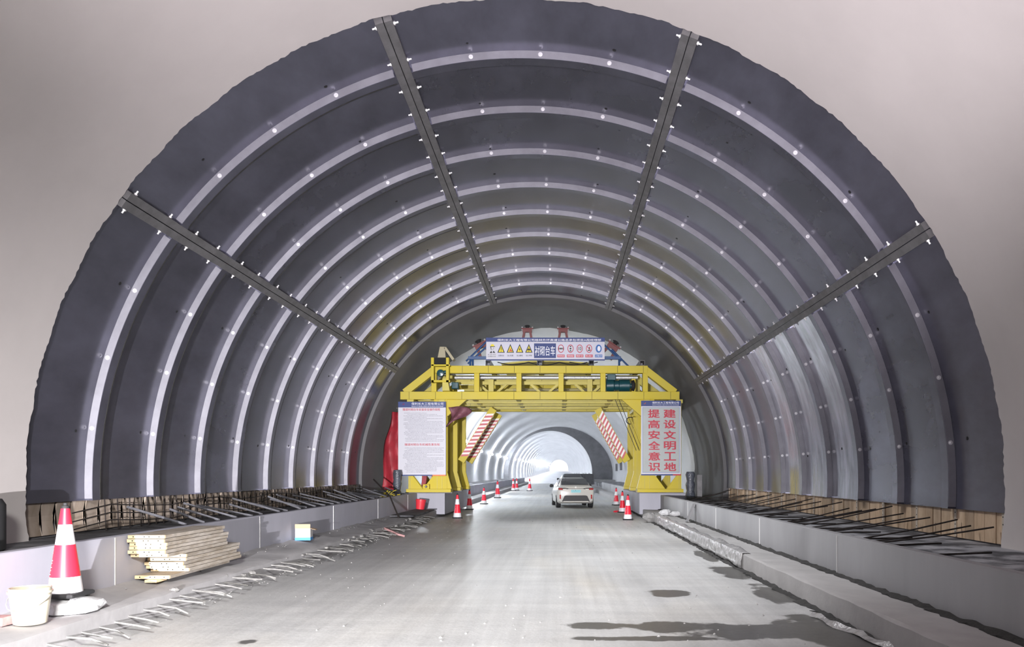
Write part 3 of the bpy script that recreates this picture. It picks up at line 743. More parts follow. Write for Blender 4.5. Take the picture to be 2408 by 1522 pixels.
b = MB(); b.tube([(x0 + .09 * w, yt, hz + .1), (x0 + .12 * w, yt, hz + .15), (x0 + .13 * w, yt, hz + .1)], .008, 5); b.build('emblem', M['ink_red'], T)
put_text('heading_text', '隧道衬砌台车安装安全操作规程', x0 + .1 * w, x0 + .88 * w, gz(966.5, D), gz(960.3, D), yt, M['ink_red'], T, .02)
put_text('heading_text', '隧道衬砌台车机械危害告知', x0 + .14 * w, x0 + .87 * w, gz(1048.5, D), gz(1043, D), yt, M['ink_red'], T, .02)
fine = MB(); rr = random.Random(3)
def para(za, zb, n):
    for k in range(n):
        z = za + (zb - za) * k / (n - 1); x = x0 + w * rr.uniform(.1, .22); xe = x0 + w * rr.choice((.95, .95, .93, .8, .6))
        while x < xe:
            l = rr.uniform(.014, .03); fine.box((x, yt, z - .009), (x + l, yt + .004, z + rr.uniform(.008, .02))); x += l + rr.uniform(.006, .02)
para(gz(972, D), gz(1038, D), 21); para(gz(1054, D), gz(1111, D), 18)
fine.build('fine_print', M['ink_grey'], T)
# slogan board, right
D = 29.1
x0, x1, z0, z1 = gx(1507.5, D), gx(1601, D), gz(1118.5, D), gz(942.6, D); w = x1 - x0
T = thing('slogan_board', 'tall grey slogan board with big red characters on the right gantry leg', 'sign', ((x0 + x1) / 2, D, z0))
b = MB(); b.box((x0, D - .015, z0), (x1, D + .02, z1)); b.build('board', M['sign_white'], T)
hz = z1 - .21
b = MB(); b.box((x0, D - .018, hz), (x1, D - .012, z1)); b.build('header_band', M['navy'], T)
b = MB(); b.box((x0, D - .018, z0), (x0 + .8 * w, D - .012, z0 + .05)); b.build('footer_band', M['navy'], T)
b = MB(); b.box((x0 + .8 * w, D - .018, z0), (x1, D - .012, z0 + .05)); b.build('footer_band', M['ink_red'], T)
fz0, fz1 = z0 + .11, hz - .04
b = MB(); b.box((x0 + .05, D - .018, fz0), (x1 - .05, D - .012, fz1)); b.build('border_line', M['ink_blue'], T)
b = MB(); b.box((x0 + .06, D - .0195, fz0 + .01), (x1 - .06, D - .013, fz1 - .01)); b.build('panel', M['sign_grey'], T)
put_text('company_text', '保利长大工程有限公司', x0 + .28 * w, x0 + .95 * w, hz + .09, hz + .175, D - .021, M['ink_white'], T, .012)
put_text('project_text', '桂林外环高速公路总承包项目A段经理部', x0 + .28 * w, x0 + .95 * w, hz + .03, hz + .062, D - .021, M['ink_white'], T)
b = MB(); b.tube([(x0 + .09 * w + .035 * math.cos(a), D - .021, hz + .12 + .03 * math.sin(a)) for a in [R(200 + 28 * i) for i in range(8)]], .008, 5); b.build('emblem', M['ink_orange'], T)
for col, chars in (((.18, .46), '提高安全意识'), ((.57, .86), '建设文明工地')):
    for k, ch in enumerate(chars):
        zc = gz([973, 998, 1023, 1048, 1073.5, 1098][k], D); put_text('slogan_character', ch, x0 + col[0] * w + .004 * k, x0 + col[1] * w + .004 * k, zc - .155, zc + .155, D - .023, M['ink_red'], T, .055)
# long banner on top
D = 29.5
x0, x1, z0, z1 = gx(1143.4, D), gx(1421.7, D), gz(846.5, D), gz(795, D); w = x1 - x0; h = z1 - z0
T = thing('banner_sign', 'wide blue and white banner of warning signs on top of the gantry', 'sign', ((x0 + x1) / 2, D, z0))
b = MB(); b.box((x0, D - .015, z0), (x1, D + .04, z1)); b.build('board', M['sign_white'], T)
hz = z1 - .175 * h
b = MB(); b.box((x0 - .01, D - .018, hz), (x1 + .01, D - .012, z1 + .01)); b.build('header_band', M['navy'], T)
b = MB(); b.box((x0 - .01, D - .018, z0 - .03), (x1 + .01, D - .012, z0 + .02)); b.build('footer_band', M['navy'], T)
yt = D - .021
def bx(px): return x0 + (px - 297) / (2155 - 297) * w           # across the banner
def bzz(py): return z1 - (py - 237) / (575 - 237) * h
put_text('company_text', '保利长大工程有限公司桂林外环高速公路总承包项目A段经理部', bx(473), bx(2100), bzz(288), bzz(252), yt, M['ink_white'], T, .015)
b = MB(); b.box((bx(1048), D - .018, bzz(548)), (bx(1392), D - .012, bzz(322))); b.build('title_panel', M['navy'], T)
put_text('title_text', '衬砌台车', bx(1062), bx(1378), bzz(512), bzz(362), yt, M['ink_white'], T, .012)
# worker pictogram
cxp, czp = bx(395), bzz(375)
b = MB(); b.prism([(cxp + .075 * math.cos(a), czp + .02 + .085 * math.sin(a)) for a in [R(18 * i) for i in range(11)]], yt, D - .012); b.build('helmet_picture', M['ink_yellow'], T)
b = MB()
b.box((cxp - .085, yt, czp - .0), (cxp + .1, D - .012, czp + .022))
b.prism([(cxp - .08, czp), (cxp - .05, czp - .13), (cxp - .035, czp - .12), (cxp - .05, czp)], yt, D - .012)
b.prism([(cxp - .11, czp - .24), (cxp - .04, czp - .15), (cxp - .01, czp - .24)], yt, D - .012); b.prism([(cxp + .11, czp - .24), (cxp + .05, czp - .15), (cxp + .0, czp - .22)], yt, D - .012)
b.box((cxp + .02, yt, czp - .06), (cxp + .06, D - .012, czp - .045)); b.box((cxp, yt, czp - .115), (cxp + .04, D - .012, czp - .105)); b.build('worker_picture', M['ink_black'], T)
put_text('caption_text', '进入施工现场', bx(322), bx(445), bzz(505), bzz(488), yt, M['ink_black'], T); put_text('caption_text', '必须戴安全帽', bx(322), bx(445), bzz(533), bzz(516), yt, M['ink_black'], T)
for k, (px, cap) in enumerate(((531, '注意安全'), (676, '当心坠落'), (822, '当心触电'), (967, '当心吊物'))):
    c = bx(px); q = MB(); q.box((bx(px - 65), D - .017, bzz(540)), (bx(px + 65), D - .012, bzz(318))); q.build('sign_cell', M['sign_pale'], T)
    q = MB(); q.prism([(bx(px - 58), bzz(465)), (bx(px + 58), bzz(465)), (c, bzz(330))], yt + .001, D - .012); tr = q.build('warning_triangle', M['ink_black'], T, bevel=.003)
    q = MB(); q.prism([(bx(px - 39), bzz(455)), (bx(px + 39), bzz(455)), (c, bzz(358))], yt - .003, yt + .002); q.build('triangle_face', M['ink_yellow'], tr)
    q = MB(); y2 = yt - .006
    if k == 0: q.box((c - .012, y2, bzz(432)), (c + .012, y2 + .004, bzz(385))); q.box((c - .012, y2, bzz(450)), (c + .012, y2 + .004, bzz(440)))
    elif k == 1: q.prism([(c - .05, bzz(450)), (c - .01, bzz(450)), (c + .03, bzz(405)), (c + .0, bzz(400))], y2, y2 + .004); q.box((c + .01, y2, bzz(450)), (c + .06, y2 + .004, bzz(425)))
    elif k == 2: q.prism([(c + .01, bzz(380)), (c - .03, bzz(420)), (c, bzz(420)), (c - .02, bzz(450)), (c + .04, bzz(412)), (c + .01, bzz(412))], y2, y2 + .004)
    else: q.box((c - .06, y2, bzz(432)), (c + .06, y2 + .004, bzz(412))); q.prism([(c - .03, bzz(412)), (c + .03, bzz(412)), (c, bzz(390))], y2, y2 + .004); q.box((c - .05, y2, bzz(452)), (c + .03, y2 + .004, bzz(446)))
    q.build('symbol', M['ink_red'] if k == 1 else M['ink_black'], tr)
    put_text('caption_text', cap, bx(px - 46), bx(px + 46), bzz(522), bzz(498), yt, M['ink_black'], T, .02)
def ell(cx, cz, rx, rz, n=28): return [(cx + rx * math.cos(2 * math.pi * i / n), cz + rz * math.sin(2 * math.pi * i / n)) for i in range(n)]
for k, (px, cap) in enumerate(((1470, '限制宽度'), (1620, '限制高度'), (1764, '限速行驶'), (1911, '禁止烟火'), (2062, '必须戴口罩'))):
    c = bx(px); zc = bzz(403); q = MB(); q.box((bx(px - 66), D - .017, bzz(548)), (bx(px + 66), D - .012, bzz(320))); q.build('sign_cell', M['sign_pale'], T)
    q = MB(); q.prism(ell(c, zc, .116, .158), yt + .001, D - .012); rg = q.build('round_sign', M['ink_blue'] if k == 4 else M['ink_red'], T)
    y2 = yt - .006
    if k < 4: q = MB(); q.prism(ell(c, zc, .092, .13), yt - .003, yt + .002); q.build('sign_face', M['sign_white'], rg)
    q = MB()
    if k == 0:
        for sg in (-1, 1): q.prism([(c + sg * .088, zc + .06), (c + sg * .088, zc - .06), (c + sg * .045, zc)], y2, y2 + .004)
        q.box((c - .035, y2, zc - .03), (c + .035, y2 + .004, zc + .03))
    elif k == 1:
        for sg in (-1, 1): q.prism([(c + .05, zc + sg * .105), (c - .05, zc + sg * .105), (c, zc + sg * .055)], y2, y2 + .004)
        q.box((c - .03, y2, zc - .03), (c + .03, y2 + .004, zc + .03))
    elif k == 2: put_text('speed_number', '10', c - .065, c + .065, zc - .065, zc + .07, y2, M['ink_black'], rg, .02)
    elif k == 3:
        q.prism([(c - .02, zc - .03), (c + .035, zc - .03), (c + .03, zc + .04), (c + .01, zc + .09), (c - .01, zc + .03)], y2, y2 + .003); q.box((c - .05, y2, zc - .085), (c + .04, y2 + .003, zc - .05))
    else:
        q.prism(ell(c + .01, zc, .06, .1), y2, y2 + .004)
    if q.v: q.build('symbol', M['ink_white'] if k == 4 else M['ink_black'], rg)
    if k == 3: q = MB(); q.bar((c - .075, y2 - .003, zc + .085), (c + .075, y2 - .003, zc - .085), .022, .004); q.build('ban_bar', M['ink_red'], rg)
    q = MB(); q.box((bx(px - 57), yt + .001, bzz(537)), (bx(px + 57), D - .012, bzz(495))); q.build('caption_plate', M['ink_blue'] if k == 4 else M['ink_red'], T)
    put_text('caption_text', cap, bx(px - 48), bx(px + 48), bzz(529), bzz(503), yt - .003, M['ink_white'], T, .01)

# ---------------------------------------------------------------- tarpaulins, wrapped pipes by the gantry
mb = MB(); rows_ = []
for j in range(15):
    z = 1.02 + (4.02 - 1.02) * j / 14; f = j / 14; r_ = []
    for i in range(9):
        u = i / 8; x = -6.86 + .05 * math.sin(f * 9) + .42 * f ** 2 + u * (.66 - .3 * f ** 3 + .05 * math.sin(f * 5)); r_.append((x, 29.55 + .1 * math.sin(u * 7 + f * 4) + .05 * math.sin(f * 17), z))
    rows_.append(r_)
mb.grid(rows_); tag(mb.build('red_tarpaulin', M['red_tarp'], smooth=True, solid=.03), 'crumpled red tarpaulin hanging between the left gantry leg and tunnel wall', 'tarpaulin')
mb = MB(); rows_ = []
for j in range(10):
    f = j / 9; r_ = []
    for i in range(10):
        u = i / 9; x = gx(1056) + u * .78 + .1 * math.sin(f * 4); z = gz(953) - .05 - f * (.75 - .45 * u) - .12 * abs(u - .4); r_.append((x, 29.15 + .13 * math.sin(u * 6 + f * 3) - .12 * f, z))
    rows_.append(r_)
mb.grid(rows_); tag(mb.build('pink_tarpaulin', M['pink_tarp'], smooth=True, solid=.03), 'faded pink tarpaulin bundled under the left end of the gantry beam', 'tarpaulin')
def wrapped(cx, y, z0, z1, r, lab, n=14, seed=1):
    q = random.Random(seed); mb = MB(); prof = []
    for k in range(9): prof.append((r * (1 + .12 * math.sin(k * 2.1) + q.uniform(-.06, .06)) * (1.35 if k == 0 else 1), z0 + (z1 - z0) * k / 8))
    mb.lathe(prof, (cx, y, 0), n); tag(mb.build('wrapped_pipe', M['grey_wrap'], smooth=True), lab, 'wrapped pipe')
wrapped(-6.05, 28.6, .76, 1.78, .15, 'grey plastic wrapped pipe end standing before the left gantry foot', seed=2)
wrapped(4.95, 28.9, .76, 1.72, .16, 'shiny dark wrapped pipe end beside the right gantry foot', seed=3)
mb = MB(); mb.box((5.12, 28.4, .75), (5.3, 28.6, 1.6)); mb.build('steel_sheet', M['rail'])
tag(bpy.data.objects['steel_sheet'], 'dark upright steel panel at the tunnel wall right of the gantry', 'steel panel')
wm = MB(); q = random.Random(5)
for k in range(26):
    a = Vector((-6.0 + q.uniform(0, .35), 25.8 + q.uniform(0, .6), .8 + q.uniform(0, .2))); d = Vector((q.uniform(-.2, .2), q.uniform(-.2, .2), q.uniform(-.08, .14)))
    wm.tube([a, a + d * .5 + Vector((0, 0, .03)), a + d], .012, 5)
tag(wm.build('rope_tangle', M['yellow']), 'tangle of yellow rope on the left bench before the gantry', 'rope')

# ---------------------------------------------------------------- white saloon car
def car(name, label, loc, rz, paint, detail=True, sc=1.0):
    t = thing(name, label, 'car', loc, rz, local=True); t.scale = (sc,) * 3
    Wd, Ln = .89, 4.63
    def loft(secs, nm, m, par):
        mb = MB(); n = len(secs[0]); vs = [p for s_ in secs for p in s_]; fs = []
        for i in range(len(secs) - 1):
            for k in range(n): fs.append((i * n + k, i * n + (k + 1) % n, (i + 1) * n + (k + 1) % n, (i + 1) * n + k))
        fs.append(tuple(range(n))); fs.append(tuple((len(secs) - 1) * n + k for k in range(n - 1, -1, -1)))
        mb.add(vs, fs); o = mb.build(nm, m, par, smooth=True, bevel=.02); return o
    def sec(y, zb, zt, wb, wm, wt, zm=None):
        zm = zm or (zb + zt) * .52
        half = [(wb * .9, zb), (wb, zb + .06), (wm, zm), (wm * .985, zm + (zt - zm) * .5), (wt, zt - .03), (wt * .9, zt)]
        return [(x, y, z) for x, z in half] + [(-x, y, z) for x, z in reversed(half)]
    loft([sec(0.0, .42, .9, .70, .74, .66, .72), sec(.05, .3, 1.02, .80, .85, .72, .74), sec(.25, .22, 1.07, .84, .885, .76, .72), sec(.7, .2, 1.06, .85, .89, .8, .7), sec(1.4, .2, .98, .86, .89, .83, .66),
          sec(3.1, .2, .96, .86, .89, .83, .64), sec(3.9, .2, .84, .84, .88, .74, .6), sec(4.4, .25, .72, .76, .82, .6, .5), sec(4.62, .35, .6, .55, .6, .45, .48)], 'body', paint, t)
    def csec(y, z0, z1, w0, w1): return [(w0, y, z0), ((w0 + w1) / 2 + .02, y, (z0 + z1) / 2), (w1, y, z1 - .04), (w1 * .86, y, z1), (-w1 * .86, y, z1), (-w1, y, z1 - .04), (-(w0 + w1) / 2 - .02, y, (z0 + z1) / 2), (-w0, y, z0)]
    loft([csec(.5, 1.0, 1.06, .74, .66), csec(.85, .98, 1.25, .77, .64), csec(1.25, .96, 1.41, .79, .6), csec(1.7, .94, 1.435, .8, .59), csec(2.3, .94, 1.42, .8, .6), csec(2.9, .93, 1.25, .8, .64), csec(3.5, .92, .97, .78, .7)], 'cabin', paint, t)
    # rear window lies on the sloping cabin back
    mb = MB(); mb.add([(-.6, .612, 1.1), (.6, .612, 1.1), (.66, .5, 1.075), (-.66, .5, 1.075)], [])
    mb = MB(); pts = [(-.66, .56, 1.095), (.66, .56, 1.095), (.635, .83, 1.255), (.56, 1.16, 1.39), (.45, 1.2, 1.4), (-.45, 1.2, 1.4), (-.56, 1.16, 1.39), (-.635, .83, 1.255)]
    mb.add([(x, y - .022, z + .016) for x, y, z in pts] + [(x, y + .0, z - .0) for x, y, z in pts], [tuple(range(8))] + [(i, (i + 1) % 8, 8 + (i + 1) % 8, 8 + i) for i in range(8)]); mb.build('rear_window', M['car_glass'], t)
    for sg in (-1, 1):
        mb = MB(); P_ = [(sg * .805, .95, 1.02), (sg * .825, 2.75, 1.0), (sg * .66, 2.5, 1.33), (sg * .625, 1.75, 1.38), (sg * .64, 1.3, 1.34)]
        mb.add([(x + sg * .012, y, z) for x, y, z in P_] + P_, [(0, 1, 2, 3, 4)] + [(i, (i + 1) % 5, 5 + (i + 1) % 5, 5 + i) for i in range(5)]); mb.build('side_window', M['car_glass'], t)
        for yw in (.78, 3.5):
            mb = MB(); mb.lathe([(.2, -.11), (.3, -.11), (.322, -.09), (.322, .09), (.3, .11), (.2, .11)], (sg * .78, yw, .322), 28, 'x'); wh = mb.build('wheel', M['rubber'], t, smooth=True)
            mb = MB(); mb.lathe([(.2, 0), (.19, .02 * sg), (.05, .01 * sg)], (sg * (.78) + sg * .1, yw, .322), 20, 'x'); mb.build('rim', M['alloy'], wh, smooth=True)
        mb = MB(); mb.lathe([(.03, -.1), (.075, -.07), (.085, 0), (.07, .07), (.03, .1)], (sg * .97, 2.72, 1.02), 12, 'x'); mb.build('wing_mirror', M['car_black'], t, smooth=True)
        if detail:
            mb = MB(); mb.prism([(sg * .82, .86), (sg * .84, .93), (sg * .8, .97), (sg * .52, .965), (sg * .3, .93), (sg * .52, .87)], -.02, .12); tl = mb.build('tail_lamp', M['car_black'], t, bevel=.006)
            mb = MB(); mb.prism([(sg * .815, .87), (sg * .83, .93), (sg * .79, .955), (sg * .63, .94), (sg * .63, .865)], -.035, .1); mb.build('red_lens', M['tail_red'], tl, bevel=.006)
            mb = MB(); mb.prism([(sg * .62, .87), (sg * .62, .915), (sg * .52, .92), (sg * .42, .915), (sg * .5, .865)], -.035, .1); mb.build('clear_lens', M['tail_clear'], tl, bevel=.006)
            mb = MB(); mb.box((sg * .74 - .032, -.02, .44), (sg * .74 + .032, .1, .64)); mb.build('reflector', M['tail_red'], t, bevel=.008)
    if detail:
        mb = MB(); mb.box((-.33, -.008, .925), (.33, .02, .94)); mb.build('trunk_trim', M['car_black'], t)
        mb = MB(); mb.prism([(-.66, .32), (.66, .32), (.54, .58), (.46, .605), (-.46, .605), (-.54, .58)], -.03, .2); bd = mb.build('bumper_insert', M['car_black'], t, bevel=.015)
        mb = MB(); mb.box((-.6, -.035, .3), (.6, .1, .335)); mb.build('bumper_lip', M['tail_clear'], bd, bevel=.008)
        mb = MB(); mb.box((-.23, -.03, .74), (.23, .0, .87)); npl = mb.build('number_plate', M['plate_blue'], t, bevel=.004)
        mb = MB(); q = random.Random(9)
        for k in range(6):
            x = -.19 + k * .066
            for _ in range(3): a = q.uniform(-.015, .025); zz = .765 + q.uniform(0, .07); mb.box((x + a, -.034, zz), (x + a + q.choice((.01, .03)), -.029, zz + q.choice((.012, .035))))
        mb.build('plate_characters', M['plate_ink'], npl)
        mb = MB(); mb.lathe([(.045, 0), (.045, -.01), (.03, -.012)], (0, -.005, .985), 16, 'y'); mb.build('emblem', M['tail_clear'], t)
        mb = MB(); mb.tube([(-.42, .95, 1.37), (-.42, .9, 1.43)], .008, 5); mb.build('antenna', M['car_black'], t)
    return t
car('saloon_car', 'white saloon car seen from behind under the gantry', (.79, 36.2, 0.0), R(4.5), M['car_paint'])
car('off_road_car', 'grey vehicle far ahead, half hidden behind the white saloon', (1.1, 62, 0.0), R(2), M['grey_paint'], False, 1.12)

# ---------------------------------------------------------------- near left: buckets, planks, carton, odds and ends
def bucket(name, label, loc, r0, r1, h, m, tilt=0, handle=True):
    t = thing(name, label, 'bucket', loc, 0, local=True); t.rotation_euler = (0, tilt, 0)
    mb = MB(); mb.lathe([(r0 * .9, .0), (r0, .01), (r1, h - .05), (r1 + .012, h - .05), (r1 + .012, h - .03), (r1, h - .03), (r1 + .002, h), (r1 - .008, h), (r1 - .012, h - .03), (r0 - .008, .02), (.0, .02)], n=32); mb.build('shell', m, t, smooth=True)
    if handle:
        mb = MB(); mb.tube([((r1 + .015) * math.cos(a), (r1 + .02) * math.sin(a) * .98, h - .07 - .13 * math.sin((a - math.pi) if a > math.pi else 0) ** 1) for a in [R(180 + 18 * i) for i in range(11)]], .004, 5); mb.build('handle', M['wire'], t)
    return t
bucket('paint_bucket', 'cream plastic bucket with wire handle on the left kerb', (-4.94, 7.15, .27), .135, .17, .34, M['bucket_white'])
bucket('red_bucket', 'red plastic bucket on a board before the left gantry foot', (-5.02, 27.6, .36), .15, .18, .36, M['bucket_red'], R(6), False)
mb = MB(); q = random.Random(4)
def lump(mb, c, r, q, flat=.5, n=10):
    rings = []
    for i in range(1, 6):
        th = math.pi * i / 6; rings.append([(c[0] + r * math.sin(th) * math.cos(2 * math.pi * k / n) * q.uniform(.8, 1.15), c[1] + r * math.sin(th) * math.sin(2 * math.pi * k / n) * q.uniform(.8, 1.15), c[2] + r * flat * math.cos(th) * q.uniform(.85, 1.1)) for k in range(n)])
    vs = [p for r_ in rings for p in r_]; fs = [(i * n + k, i * n + (k + 1) % n, (i + 1) * n + (k + 1) % n, (i + 1) * n + k) for i in range(4) for k in range(n)]
    fs += [tuple(range(n)), tuple(4 * n + k for k in range(n - 1, -1, -1))]; mb.add(vs, fs)
lump(mb, (-4.97, 7.8, .33), .3, q, .36, 12); tag(mb.build('cement_sack', M['sack'], smooth=True), 'slumped white sack under the tall cone on the left kerb', 'sack')
for i, (c, r, f) in enumerate((((3.45, 24.9, .38), .2, .6), ((3.72, 24.5, .36), .18, .5))):
    mb = MB(); lump(mb, c, r, q, f); tag(mb.build('sack', M['sack']), ['white sack on the right kerb end behind the cones, left of two', 'white sack on the right kerb end against the trench wall, right of two'][i], 'sack', 'white sacks on the right kerb')
mb = MB(); lump(mb, (3.05, 25.8, .17), .26, q, .7, 9); tag(mb.build('concrete_lump', M['stone']), 'broken concrete lump at the kerb end beside the right cones', 'rubble')
mb = MB(); lump(mb, (2.45, 32.6, .03), .17, q, .3, 9); tag(mb.build('red_rag', M['cone_red']), 'small red rag lying flat on the road right of the car', 'rag')
# planks stacked along the left trench wall
NP = 12
for k in range(NP):
    upper = k >= 6
    ys = (9.55 if upper else 10.0) + random.uniform(-.07, .07); L_ = (1.75 if upper else 1.72) + random.uniform(-.06, .08)
    xw = .46 if upper else .5; x1_ = -5.385; x1_ += random.uniform(0, .02); z = .335 + k * .0475
    if k == 0: ys -= .25; xw = .44
    t = thing('timber_plank', '%s cement-crusted plank from the bottom of the stack by the left trench wall' % nth(k), 'plank', (x1_, ys, z), 0, 'planks stacked by the left wall')
    e = .03
    mb = MB(); mb.box((x1_, ys + e, z), (x1_ + xw, ys + L_, z + .043)); mb.build('board', M['plank_weathered'], t, bevel=.004)
    mb = MB(); mb.box((x1_, ys, z), (x1_ + xw, ys + e, z + .043)); en = mb.build('end_face', M['plank_clean'], t, bevel=.003)
    for q_ in (.15, .45, .58, .85):
        mb = MB(); mb.tube([(x1_ + xw * q_, ys - .002, z + .022), (x1_ + xw * q_, ys + .01, z + .022)], .008, 8); mb.build('bolt_hole', M['black'], en)
mb = MB(); mb.box((-5.2, 9.6, .3), (-5.05, 9.85, .334)); tag(mb.build('timber_block', M['plank_clean']), 'short pale timber block under the near end of the plank stack', 'timber')
mb = MB(); mb.box((-5.2, 6.95, .28), (-5.06, 7.12, .36)); tag(mb.build('timber_block', M['pink_wood'], bevel=.004), 'small timber block on the kerb left of the cream bucket', 'timber')
# carton
t = thing('carton_box', 'open white carton with blue band against the left trench wall', 'box', (-5.2, 15.6, .31), R(6), local=True)
mb = MB(); mb.box((-.15, -.12, 0), (.15, .12, .24)); mb.build('box', M['carton'], t, bevel=.004)
mb = MB(); mb.box((-.153, -.123, 0), (.153, .123, .06)); mb.build('blue_band', M['carton_blue'], t)
mb = MB(); mb.box((-.15, -.13, .24), (.15, -.122, .33)); mb.build('flap', M['carton_brown'], t)
mb = MB(); mb.bar((.15, 0, .24), (.25, 0, .21), .006, .22); mb.build('flap', M['carton_brown'], t)
# leaning pole, mat board, pink plank
mb = MB(); mb.tube([(-6.3, 26.0, 1.45), (-5.4, 24.4, .94), (-4.95, 23.6, .3)], .025, 8); tag(mb.build('leaning_pole', M['rebar']), 'thin dark pole leaning over the left trench wall before the gantry', 'pole')
mb = MB(); mb.box((-5.3, 23.9, .3), (-4.55, 27.9, .345)); tag(mb.build('cover_board', M['bench_dark'], bevel=.006), 'dusty flat cover board under the red bucket on the left kerb', 'board')
mb = MB(); mb.bar((-4.75, 20.7, .2), (-4.1, 19.9, .05), .2, .05, up=(.2, .2, 1)); tag(mb.build('pink_plank', M['pink_wood'], bevel=.006), 'pink painted plank dropped among the dowel bars of the left kerb', 'plank')
mb = MB(); mb.bar((3.6, 21.6, .29), (3.82, 21.65, .8), .03, .3, up=(0, 1, 0)); tag(mb.build('steel_strip', M['rail']), 'dark steel strip leaning upright against the right trench wall', 'steel strip')
mb = MB(); mb.bar((3.65, 22.4, .3), (3.8, 22.4, .62), .4, .5, up=(0, 1, 0)); 
# dark drum at the left edge
mb = MB(); mb.lathe([(.24, 0), (.26, .02), (.26, .55), (.22, .62), (.05, .64)], (-6.82, 9.0, .75), 20); tag(mb.build('dark_drum', M['rubber'], smooth=True), 'dark plastic drum on the left bench at the picture edge', 'drum')
# plastic film over the right kerb
mb = MB(); rows_ = []; q = random.Random(12); ph = [q.uniform(0, 6.28) for _ in range(12)]
ny = 190
for j in range(ny):
    y = 13.2 + (24.6 - 13.2) * j / (ny - 1); r_ = []
    for i, (x, z) in enumerate([(3.34, .288), (3.28, .292), (3.22, .294), (3.17, .287), (3.158, .25), (3.155, .2), (3.15, .15), (3.145, .1), (3.13, .06)]):
        d = .007 * math.sin(y * 3.1 + i * .8 + ph[0]) + .006 * math.sin(y * 7.3 - i * 1.1 + ph[1]) + .005 * math.sin(y * 13.7 + i * 2.3 + ph[2]) + q.uniform(-.004, .004)
        e = .014 * math.sin(y * 1.3 + ph[3]) + .02 * math.sin(y * 4.1 + ph[4])
        r_.append((x - abs(d) - (.004 if i > 2 else 0), y, z + abs(d) * (1 if i < 4 else .2) + (e if i in (0, 8) else 0)))
    rows_.append(r_)
mb.grid(rows_); tag(mb.build('plastic_film', M['film'], smooth=True, solid=.003), 'crinkled clear plastic film draped over the right kerb edge', 'plastic film')
# white plastic strip at the wet kerb foot
mb = MB(); mb.grid([[(2.9 + .03 * math.sin(j * 1.3) + .02 * j, 8.9 - j * .16, .012 + .01 * math.sin(j)), (2.96 + .03 * math.sin(j * 1.3) + .02 * j, 8.95 - j * .16, .05 + .015 * math.sin(j * 2))] for j in range(12)])
tag(mb.build('plastic_strip', M['film'], solid=.004), 'torn plastic strip lying in the wet patch along the right kerb foot', 'plastic film')
# gravel on the road and along the kerbs
mb = MB(); q = random.Random(21)
for k in range(420):
    if k < 170: c = (q.uniform(-4.1, 2.9), 7 + 22 * q.random() ** 1.6, .004)
    elif k < 330: c = (-4.62 + abs(q.gauss(0, .13)), q.uniform(8.5, 27), .01)
    else: c = (q.uniform(-5.35, -5.1), q.uniform(9, 27), .3)
    r = q.uniform(.006, .018); mb.add([(c[0] + dx * r * q.uniform(.6, 1.3), c[1] + dy * r * q.uniform(.6, 1.3), c[2] + dz * r * q.uniform(.6, 1.1)) for dx, dy, dz in ((1, 0, 0), (0, 1, 0), (-1, 0, 0), (0, -1, 0), (0, 0, 1), (0, 0, -.6))],
                                      [(0, 1, 4), (1, 2, 4), (2, 3, 4), (3, 0, 4), (1, 0, 5), (2, 1, 5), (3, 2, 5), (0, 3, 5)])
o = mb.build('gravel', M['stone']); tag(o, 'scattered concrete crumbs over the road and kerbs', 'gravel', kind='stuff')
# mortar spill ridge along the left kerb top
mb = MB()
for k in range(46):
    y = 8.9 + k * .38 + q.uniform(-.1, .1); lump(mb, (-4.7 + q.uniform(-.05, .06), y, .2 + q.uniform(-.06, .05)), q.uniform(.03, .075), q, .6, 7)
o = mb.build('mortar_spill', M['dusty_bar']); tag(o, 'lumpy mortar spill along the broken edge of the left kerb', 'mortar', kind='stuff')

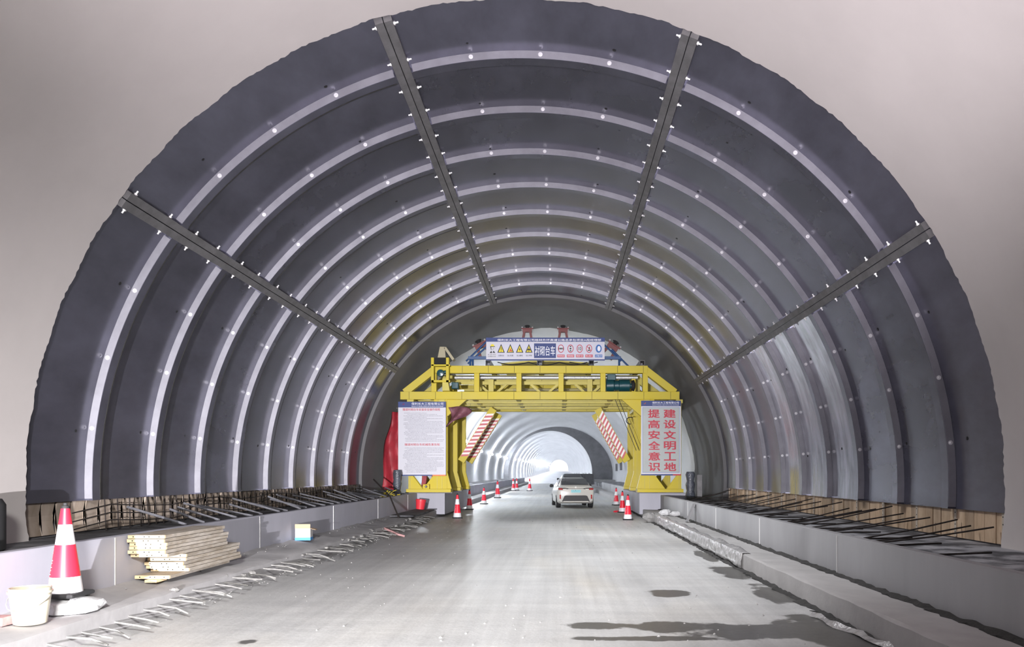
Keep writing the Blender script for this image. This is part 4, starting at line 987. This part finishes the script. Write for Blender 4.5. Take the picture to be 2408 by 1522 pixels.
# ---------------------------------------------------------------- far tunnel: lamps, bay furniture
i = 0; ys = [40.5, 53.4, 66.3, 79.3, 91.8, 104.7, 117.7]; y = 129
while y < 525: ys.append(y); y += 13
for y in ys:
    if y < 56: x, z = XC - RM * math.cos(math.asin(2.4 / RM)) + .14, 3.88
    elif y < 120: x = -.16 - 8.55 * math.cos(math.asin(2.42 / 7.42)) + .14; z = 3.88
    else: cx, cz = far_axis(y); z = cz + 2.17; x = cx - FR * math.cos(math.asin(2.17 / FR)) + .14
    lab = {40.5: 'nearest wall lamp, behind the white rules poster', 53.4: 'wall lamp behind the left gantry leg columns'}.get(y) or '%s bright lamp along the left tunnel wall seen through the gantry' % nth(i - 2)
    o = thing('wall_lamp', lab, 'lamp', (x, y, z), 0, 'lamps strung along the left tunnel wall')
    mb = MB(); mb.box((x - .12, y - .27, z - .09), (x - .03, y + .27, z + .09)); mb.build('housing', M['rail'], o)
    mb = MB(); mb.box((x - .03, y - .15, z - .085), (x + .14, y + .15, z + .085)); mb.build('glowing_panel', M['lamp_glow_near' if 50 < y < 70 else 'lamp_glow'], o); i += 1
b = MB(); b.box((5.0, 112, 0), (8.2, 119.9, .62)); struct(b, 'trim_5', M['kerb_concrete'])
for k, (y, z0_, z1_) in enumerate(((96, 2.0, 3.7), (103.5, 1.9, 2.9))):
    a = math.acos(.985); x = 7.9
    mb = MB(); mb.box((x - .25, y, z0_), (x, y + .8, z1_)); tag(mb.build('niche_box', M['end_concrete']), ['taller grey cabinet on the right wall of the lit bay', 'lower grey cabinet on the right wall of the lit bay'][k], 'cabinet')  # solid dark block stands for each wall niche
rk = thing('rebar_fence', 'dark row of upright rebar behind the car before the bay end wall', 'rebar grid', (3.4, 108, 0))
for k in range(40):
    x = 1.9 + k * .075; mb = MB(); mb.tube([(x, 108, 0), (x + random.uniform(-.05, .12), 108.2, random.uniform(1.4, 1.72))], .022, 5); mb.build('upright_bar', M['rail'], rk)
for z in (.5, 1.1, 1.5):
    mb = MB(); mb.tube([(1.8, 108.1, z), (5.0, 108.1, z)], .03, 5); mb.build('cross_bar', M['rail'], rk)
mb = MB(); mb.box((1.85, 108.35, 0), (4.95, 108.45, 1.5)); mb.build('backing_sheet', M['end_concrete'], rk)
